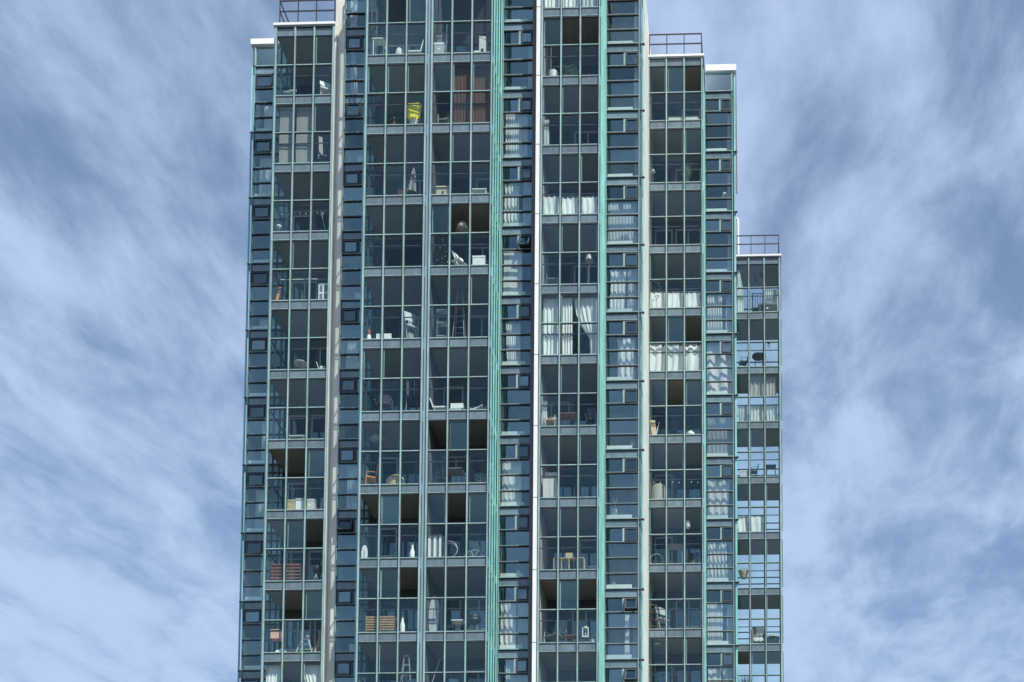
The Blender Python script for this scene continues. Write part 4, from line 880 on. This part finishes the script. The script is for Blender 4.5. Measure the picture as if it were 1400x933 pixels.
put('J', 8, 'lantern', 'white lantern with open frame,', 'lantern', 796.5, 805, 857, lambda t, w, h: ([MB().box(sx * w * .45 - .015, sx * w * .45 + .015, sy * w * .4 - .015, sy * w * .4 + .015, h - .42, h - .08).build('post', 'white', t) for sx in (-1, 1) for sy in (-1, 1)], MB().lathe([(w * .6, h - .08), (w * .4, h - .02), (.03, h + .02)], 4).build('roof', 'white', t), MB().box(-w / 2, w / 2, -w / 2, w / 2, h - .46, h - .421).build('base', 'white', t), MB().bar((0, 0, h - .42), (0, 0, h - .25), .03).build('candle', 'offwhite', t), MB().box(-w * .5, w * .5, -w * .5, w * .5, 0, h - .461).build('plinth', 'black', t)), depth=.3)
put('J', 8, 'glass_jar', 'pale glass jar,', 'jar', 808, 814, 872, lambda t, w, h: bottle_parts(t, w, h, 'lightgrey'), depth=.15)

# --- stack beside the cream wall
put('O', -1, 'planter_box', 'long planter with pale flowers,', 'planter', 914, 955, 158, lambda t, w, h: (MB().box(-w / 2, w / 2, -.1, .1, 0, h * .6).build('trough', 'offwhite', t), [MB().leaf((-w / 2 + w * i / 24, 0, h * .6), (math.sin(i * 2.1) * .4, -.3, 1), .18, .06).build('leaf', 'paleleaf', t) for i in range(25)]), depth=.2)
put('O', -1, 'parasol_pole', 'dark upright parasol pole,', 'pole', 947, 950, 130, lambda t, w, h: (MB().bar((0, 0, .05), (0, 0, h), .022).build('shaft', 'black', t), MB().lathe([(.2, 0), (.18, .06), (.04, .09)], 12).build('base', 'grey', t)), depth=.7)
put('O', 0, 'potted_plant', 'tall thin potted plant,', 'plant', 934, 944, 220, lambda t, w, h: plant_parts(t, w * 1.3, h, 'paleleaf', 40, spiky=True), depth=.4)
put('O', 0, 'table_lamp', 'small white table lamp,', 'lamp', 890, 896, 232, lambda t, w, h: (MB().bar((0, 0, 0), (0, 0, h - .12), .012).build('stem', 'grey', t), MB().lathe([(.1, h - .14), (.06, h)], 12).build('lamp_shade', 'white', t)))
put('O', 2, 'potted_plant', 'pale flowering plant above the white cloths,', 'plant', 889, 903, 386, lambda t, w, h: plant_parts(t, w * 1.2, h, 'paleleaf', 90), depth=.35)
for k, yt, yb, seg in ((2, 398.5, 421.5, ((888.5, 910), (912, 933.5), (936.5, 957.5))), (3, 471.5, 507.5, ((888.5, 910), (912.5, 934.5), (936.5, 959)))):
    for i, (a, b) in enumerate(seg):
        P, Q = at(a, yt, ZO + .12), at(b, yb, ZO + .12)
        curtain(('short white cloth ' if k == 2 else 'crumpled white sheet ') + ('next to the cream wall', 'on the middle pane by the cream wall', 'on the pane farther from the cream wall')[i] + (', fourth floor down' if k == 2 else ', fifth floor down'), P.x, Q.x, ZO + .17, P.z, Q.z, 'curtain', folds=3 if k == 2 else 2, amp=.02 if k == 2 else .045, group='white cloths, fourth floor' if k == 2 else 'white sheets, fifth floor', name='privacy_cloth', cat='cloth', sag=.05, hem=.03)
put('O', 4, 'folding_chair', 'pale wooden chair folded against the wall,', 'chair', 888, 897, 573, lambda t, w, h: (MB().quadplate((-w / 2, 0, 0), (.22, 0, 0), (-.12, .15, h), .03).build('seat', 'palewood', t), MB().bar((-w / 2 + .1, -.03, 0), (w / 2, .1, h * .9), .015).build('leg', 'white', t)), depth=.25)
put('O', 4, 'bicycle', 'dark bicycle,', 'bicycle', 899, 933, 574, lambda t, w, h: bicycle_parts(t, w, 'black'), depth=.5)
put('O', 4, 'cushion', 'plump white cushion,', 'cushion', 938, 950, 588, lambda t, w, h: (MB().lathe([(w * .1, 0), (w * .5, h * .35), (w * .48, h * .65), (.03, h)], 14).build('cover', 'white', t, smooth=True), MB().lathe([(.02, h), (.03, h + .01)], 8).build('button', 'grey', t)), depth=.18)
put('O', 5, 'covered_table', 'round table under a pale striped cloth,', 'table', 890, 911, 664, lambda t, w, h: (MB().lathe([(w * .5 * (1), 0), (w * .49, h * .5), (w * .46, h * .97), (w * .40, h)], 28).build('tablecloth', 'beigecloth', t), MB().lathe([(w * .05, h), (w * .08, h + .08), (w * .05, h + .1)], 8).build('vase', 'white', t)), depth=.3)
string_lights('O', 5, 894, 954, 659, 7)
put('O', 6, 'hanging_lantern', 'white hanging lantern,', 'lantern', 937.5, 943.5, 712, lambda t, w, h: (MB().bar((0, 0, 0), (0, 0, -.42), .006, n=4).build('cord', 'black', t), MB().lathe([(.03, -.42), (.1, -.5), (.11, -.7), (.05, -.8)], 12).build('lamp_shade', 'white', t, smooth=True)), hang=LZ(5) - .35, depth=.4)
put('O', 6, 'round_armchair', 'round steel-framed chair,', 'chair', 889.5, 903, 757, lambda t, w, h: (ring(MB(), (0, 0, h * .55), h * .42, .016).build('hoop', 'lightgrey', t), MB().lathe([(.05, 0), (w * .4, .12)], 12, (0, .1, h * .35)).build('seat', 'grey', t), [MB().bar((sx * .15, .1, 0), (sx * .12, .1, h * .4), .015).build('leg', 'lightgrey', t) for sx in (-1, 1)]), depth=.25)
put('O', 6, 'garden_table', 'grey garden table,', 'table', 913, 934, 748, lambda t, w, h: table_parts(t, w, .5, h, 'lightgrey', legm='grey'), depth=.5)
put('O', 6, 'potted_plant', 'dark spreading potted plant,', 'plant', 938, 957, 752, lambda t, w, h: plant_parts(t, w, h, 'leaf', 70), depth=.4)
put('O', 7, 'folding_chair', 'tall pale folding chair,', 'chair', 897, 915, 828, lambda t, w, h: folding_chair_parts(t, w, h, 'lightgrey'), rot=40, depth=.3)
put('O', 7, 'wooden_shelf', 'dark wooden shelf by the tall folding chair,', 'shelf', 888.5, 898, 828, lambda t, w, h: shelf_parts(t, w, .25, h, 'redwood', 1, 4), depth=.45)
put('O', 8, 'ceiling_lamp', 'flat round ceiling lamp,', 'lamp', 894, 906, 880, lambda t, w, h: lamp_parts(t, .05, .2, .08, 'offwhite'), hang=LZ(7) - .35, depth=.5)

# --- see-through corner stack
P, Q = at(1007, 369, ZR + .12), at(1016.5, 427, ZR + .12)
curtain('long white curtain gathered by the corner, first floor of the see-through stack', P.x, Q.x, ZR + .2, P.z, Q.z, folds=4, taper=lambda u: (0, .5 + .5 * min(1, u * 2.2)))
P, Q = at(1047, 395, ZR + .12), at(1064, 427, ZR + .12)
curtain('sheer grey curtain, first floor of the see-through stack', P.x, Q.x, ZR + .25, P.z, Q.z, 'sheer', folds=5)
put('R', 0, 'pendant_lamp', 'small black pendant lamp on a short cord,', 'lamp', 1030, 1036, 386, lambda t, w, h: lamp_parts(t, .28, .1, .14, 'black'), hang=LZ(-1) - .35, depth=.7)
put('R', 0, 'hanging_basket', 'black hanging basket,', 'basket', 1039, 1045, 386, lambda t, w, h: (MB().bar((0, 0, 0), (0, 0, -.25), .008, n=4).build('cord', 'black', t), MB().lathe([(.04, -.42), (.13, -.34), (.15, -.26)], 12).build('bowl', 'black', t)), hang=LZ(-1) - .35, depth=.4)
put('R', 0, 'metal_chair', 'dark metal chair,', 'chair', 1028, 1044, 396, lambda t, w, h: chair_parts(t, w, h, 'black', slats=5), depth=.5)
put('R', 0, 'wicker_chest', 'low dark chest,', 'chest', 1037, 1061, 418, lambda t, w, h: box_parts(t, w, .35, h, 'black', 'grey'), depth=.25)
put('R', 1, 'garden_table', 'dark oval garden table,', 'table', 1028, 1047, 487, lambda t, w, h: (MB().lathe([(w * .5, h - .05), (w * .5, h)], 20).build('table_top', 'black', t), [MB().bar((sx * w * .3, sy * .15, 0), (sx * w * .25, sy * .12, h - .05), .02).build('leg', 'black', t) for sx in (-1, 1) for sy in (-1, 1)]), depth=.4)
put('R', 1, 'metal_chair', 'black chair with tall back,', 'chair', 1011, 1022, 485, lambda t, w, h: chair_parts(t, w, h, 'black'), depth=.3, rot=-75)
put('R', 1, 'wind_chime', 'black wind chime,', 'wind chime', 1049, 1053, 470, lambda t, w, h: (MB().bar((0, 0, 0), (0, 0, -1.05), .006, n=4).build('cord', 'black', t), [MB().bar((dx, 0, -1.05), (dx, 0, -1.25 - .05 * j), .012).build('tube', 'black', t) for j, dx in enumerate((-.05, 0, .05))], MB().lathe([(.08, -1.06), (.08, -1.03)], 10).build('disc', 'black', t)), hang=LZ(0) - .35, depth=.4)
for a, b in ((1026, 1044), (1047, 1061)):
    P, Q = at(a, 513, ZR + .12), at(b, 541, ZR + .12)
    curtain('beige upper curtain ' + ('on the middle pane' if a < 1040 else 'at the outer corner') + ', third floor of the see-through stack', P.x, Q.x, ZR + .2, P.z, Q.z, 'beigecloth', folds=3, group='beige upper curtains')
for i, (a, b) in enumerate(((1009, 1022), (1026, 1044), (1047, 1063))):
    P, Q = at(a, 554, ZR + .12), at(b, 576, ZR + .12)
    curtain('pale parapet curtain ' + ('beside the next column', 'on the middle pane', 'at the outer corner')[i] + ', third floor of the see-through stack', P.x, Q.x, ZR + .2, P.z, Q.z, 'sheer', folds=4, group='pale parapet curtains')
put('R', 3, 'garden_table', 'dark rattan table,', 'table', 1047, 1061, 638, lambda t, w, h: table_parts(t, w, .4, h, 'black'), depth=.3)
put('R', 3, 'metal_chair', 'black high-backed chair,', 'chair', 1027, 1034, 636, lambda t, w, h: chair_parts(t, w * 1.3, h, 'black'), depth=.3, rot=-80)
put('R', 3, 'storage_box', 'cream box,', 'box', 1012, 1023, 645, lambda t, w, h: box_parts(t, w, .3, h, 'offwhite', 'white'), depth=.18)
for a, b in ((1008.5, 1023), (1026.5, 1044)):
    P, Q = at(a, 704.5, ZR + .12), at(b, 727.5, ZR + .12)
    curtain('bright white cloth ' + ('beside the next column' if a < 1020 else 'on the middle pane') + ', fifth floor of the see-through stack', P.x, Q.x, ZR + .17, P.z, Q.z, 'curtain', folds=2, amp=.02, group='white rail cloths of the see-through stack', name='privacy_cloth', cat='cloth')
put('R', 5, 'flower_basket', 'straw basket hung on the rail with dry flowers,', 'basket', 1010, 1023, 781, lambda t, w, h: (MB().lathe([(w * .3, -.36), (w * .48, -.1), (w * .5, 0)], 14).build('bowl', 'straw', t), [MB().leaf((w * .3 * math.cos(i * 2.4), .1 * math.sin(i), -.02), (math.cos(i), -.3, 1.2), .16, .07).build('flower', 'straw', t) for i in range(14)]), hang=at(1015, 781, ZR + .25).z, depth=.25)
put('R', 6, 'sofa', 'grey sofa covered with pale blankets,', 'sofa', 1028, 1047, 856, lambda t, w, h: sofa_parts(t, w * .95, h, 'grey', 'offwhite'), depth=.45)
put('R', 6, 'lounge_cushion', 'dark low bench with a pale throw,', 'bench', 1048, 1065, 866, lambda t, w, h: (MB().box(-w / 2, w / 2, -.2, .3, 0, h * .7).build('seat', 'black', t), MB().lathe([(w * .45, 0), (w * .3, .12), (.05, .2)], 9, (0, -.02, h * .702)).build('throw', 'beigecloth', t)), depth=.3)
put('R', 7, 'potted_plant', 'dark spiky potted plant,', 'plant', 1010, 1024, 917, lambda t, w, h: plant_parts(t, w * 1.2, h, 'leaf', 40, spiky=True), depth=.3)
# white vent pipe on the low roof
t = empty('vent_pipe', None, (-0.36, ZR - 1.2, LZ(-1) + .15)); tag(t, 'white vent pipe rising beside the railing of the lowest roof', 'pipe')
t.location = (-0.28, ZR + .6, LZ(-1) + .14)
MB().path([(0, 0, 0), (0, 0, 2.3), (-.04, 0, 2.42), (-.14, 0, 2.45)], .06, 8).build('pipe', 'white_cap', t); MB().lathe([(.1, 0), (.1, .05), (.07, .06)], 10).build('flange', 'white_cap', t)

# ------------------------------------------------------------------ curtains and plants in the window columns
COL = {'A': (-20.57, -19.06, ZA), 'D': (-16.17, -14.86, ZD), 'H': (-9.70, -8.48, ZH), 'L': (-5.63, -4.28, ZL), 'P': (-1.74, -0.50, ZP)}
def wh(c, k):
    if c == 'A': return ORD[k] + ' floor of the dark outer column'
    if c == 'D': return 'by the shaded pier window, ' + rel(k, 1, 'the yellow sack')
    if c == 'H': return 'in the white-post window column, ' + rel(k, 4, 'the tied curtains')
    if c == 'L': return 'in the cream-wall window column, ' + rel(k, 4, 'the tied curtains')
    if c == 'P': return ORD[k + 1] + ' window down under the thick white cap'
def drape(c, k, what, u0, u1, top=1.0, bot=2.86, m='curtain', folds=4, amp=.035, taper=None, y=.22, sag=0):
    x0, x1, zf = COL[c]; W = x1 - x0; zt = LZ(k - 1)
    sheet = amp > .05
    if m == 'curtain' and not sheet and (k * 3 + len(c) + ord(c[0])) % 3 == 0: m = 'ivory'
    if not sheet: amp *= (.6, 1.0, 1.4)[(k + ord(c[0])) % 3]; folds = max(2, folds + (-1, 0, 2)[(k * 2 + ord(c[0])) % 3])
    if taper is None and not sheet and (k + ord(c[0])) % 2: taper = lambda u: (.08 * u * (1 - u), 1 - .18 * u * u)
    return curtain(what + ' ' + wh(c, k), x0 + .04 + (W - .08) * u0, x0 + .04 + (W - .08) * u1, zf + y, zt - top, zt - bot, m, folds, amp, taper, sag=sag)
def plant_at(c, k, what, u, h, w, spiky=False, lm='paleleaf'):
    x0, x1, zf = COL[c]
    t = empty('potted_plant', None, (x0 + (x1 - x0) * u, zf + .22, LZ(k) + .245)); tag(t, what + ' ' + wh(c, k), 'plant')
    plant_parts(t, w, h, lm, 14 if spiky else 45, True, 'offwhite', spiky)
LOW = dict(top=1.64)
drape('A', 0, 'white curtain', .2, .98, 1.62, m='curtain', folds=5)
for k, u0, u1, tp in ((1, .1, .6, 1.0), (3, .2, .7, 2.3), (5, .35, 1, .96), (6, .2, .55, 1.0), (7, .4, .98, 1.0), (9, .1, .9, 1.0)):
    drape('A', k, 'grey sheer curtain', u0, u1, tp, m='sheer', folds=4)
drape('D', -1, 'pale curtain strip', .04, .3, .4, m='sheer', folds=2); drape('D', 0, 'pale curtain strip', .08, .34, .4, m='sheer', folds=2, taper=lambda u: (0, .6 + .4 * u))
drape('D', 4, 'grey sheer curtain', .1, .5, 1.6, m='sheer'); drape('D', 6, 'grey sheer curtain', .2, .95, 1.0, m='sheer', folds=6)
x0, x1, zf = COL['D']
for k in (1, 3, 4, 6, 8):
    t = empty('storage_box', None, (x0 + .85, zf + .25, LZ(k) - .05)); tag(t, 'pale box on the floor ' + wh('D', k), 'box'); box_parts(t, .62, .3, .42, 'lightgrey', 'lightgrey')
x0, x1, zf = COL['H']
vertical_blind('white vertical slat blind ' + wh('H', 1), x0 + .1, x0 + .98, zf + .16, LZ(0) - .95, LZ(1) + .25, 'curtain', 9)
drape('H', 2, 'white curtain with swagged top', .02, .55, .96, m='curtain', folds=4, sag=.04); drape('H', 2, 'thin sheer curtain', .68, .98, .4, m='sheer', folds=3)
roller_blind('white roller blind ' + wh('H', 3), x0 + .05, x0 + .80, zf + .14, LZ(2) - .97, LZ(3) + .04, 'curtain')
drape('H', 4, 'white curtain', .08, .62, 1.0, m='curtain', folds=5, taper=lambda u: (0.15 * u, 1)); drape('H', 6, 'white curtain', .02, .7, .96, m='curtain', folds=5)
drape('H', 8, 'white curtain', .02, .55, .96, m='curtain', folds=3); drape('H', 8, 'pale sheer curtain', .6, .98, .4, m='sheer', folds=3)
vertical_blind('grey vertical slat blind ' + wh('H', 9), x0 + .3, x0 + 1.15, zf + .16, LZ(8) - .36, LZ(9) + .05, 'sheer', 9)
drape('H', 0, 'thin sheer curtain', .84, .99, .4, m='sheer', folds=2)
plant_at('H', 7, 'small pale potted plant', .62, .4, .3); plant_at('H', 9, 'dark leafy potted plant', .12, .9, .4, lm='leaf')
for k in (-1, 0): drape('L', k, 'narrow white drape', .86, .98, .4, m='curtain', folds=2, amp=.025)
drape('L', 1, 'narrow sheer drape', .9, .99, 1.0, m='sheer', folds=2, amp=.02); drape('L', 2, 'grey sheer curtain', .02, .95, .98, m='sheer', folds=7)
plant_at('L', 2, 'small pale potted plant', .55, .3, .5)
drape('L', 3, 'white curtain', .1, .62, .98, m='curtain', folds=4, sag=.04); drape('L', 3, 'pale sheer curtain', .66, .98, .98, m='sheer', folds=3)
drape('L', 4, 'white lace curtain', .34, .92, .98, m='curtain', folds=4, sag=.04); plant_at('L', 5, 'small potted plant', .8, .6, .3); plant_at('L', 6, 'large spiky potted plant', .25, .85, .5, True); plant_at('L', 7, 'small potted plant', .25, .35, .3)
drape('L', 8, 'white curtain', .60, .74, .96, m='curtain', folds=2); drape('L', 8, 'narrow sheer curtain', .86, .98, .96, m='sheer', folds=2)
for k in (-1, 0, 1): drape('P', k, 'narrow white drape', .84, .98, .96, m='sheer' if k else 'curtain', folds=2, amp=.025)
x0, x1, zf = COL['P']
t = empty('table_lamp', None, (x0 + .9, zf + .4, LZ(0) - .05)); tag(t, 'pale domed table lamp ' + wh('P', 0), 'lamp')
MB().bar((0, 0, .02), (0, 0, 1.1), .015).build('stem', 'grey', t); MB().lathe([(.16, 1.08), (.13, 1.2), (.04, 1.28)], 14).build('lamp_shade', 'white', t, smooth=True); MB().lathe([(.12, 0), (.12, .03)], 12).build('base', 'grey', t)
drape('P', 2, 'white curtain', .02, .62, .98, m='curtain', folds=7); drape('P', 2, 'thin sheer curtain', .76, .98, .98, m='sheer', folds=3)
drape('P', 3, 'crumpled white sheet over the whole window', .01, .98, .36, m='curtain', folds=2, amp=.06, y=.2, sag=.04)
drape('P', 4, 'dark patterned curtain', .02, .98, .98, m='greycloth', folds=6); drape('P', 5, 'white curtain with swagged folds', .03, .9, .98, m='curtain', folds=4, sag=.04)
drape('P', 6, 'white scalloped curtain', .03, .78, 1.0, m='curtain', folds=3, sag=.04); drape('P', 6, 'thin sheer curtain', .82, .98, 1.0, m='sheer', folds=2)
vertical_blind('white vertical slat blind ' + wh('P', 7), x0 + .06, x0 + .74, zf + .16, LZ(6) - .97, LZ(7) + .2, 'curtain', 8)
drape('P', 7, 'narrow white curtain', .76, .98, .98, m='sheer', folds=3); drape('P', 8, 'white curtain hung unevenly', .03, .55, 1.0, m='curtain', folds=3, sag=.04); drape('P', 8, 'thin sheer curtain', .6, .98, 1.0, m='sheer', folds=3)

# ------------------------------------------------------------------ keep every thing clear of the glass and the side walls it stands between
bpy.context.view_layer.update()
for o in list(bpy.data.objects):
    if o.parent is not None or o.type != 'EMPTY' or o in (tower,) or o.name.startswith('vent_pipe'): continue
    cs = [c.matrix_world @ v.co for c in o.children_recursive if c.type == 'MESH' for v in c.data.vertices]
    if not cs: continue
    for a, b, z in list(BX.values()) + list(COL.values()):
        if a - .1 <= o.location.x <= b + .1 and -.1 < o.location.y - z < 2.2:
            lim = z + (.06 if o.get('category') != 'cloth' else .05)
            my, mx0, mx1 = min(v.y for v in cs), min(v.x for v in cs), max(v.x for v in cs)
            if my < lim: o.location.y += lim - my
            if mx0 < a + .045: o.location.x += a + .045 - mx0
            elif mx1 > b - .045: o.location.x -= mx1 - (b - .045)
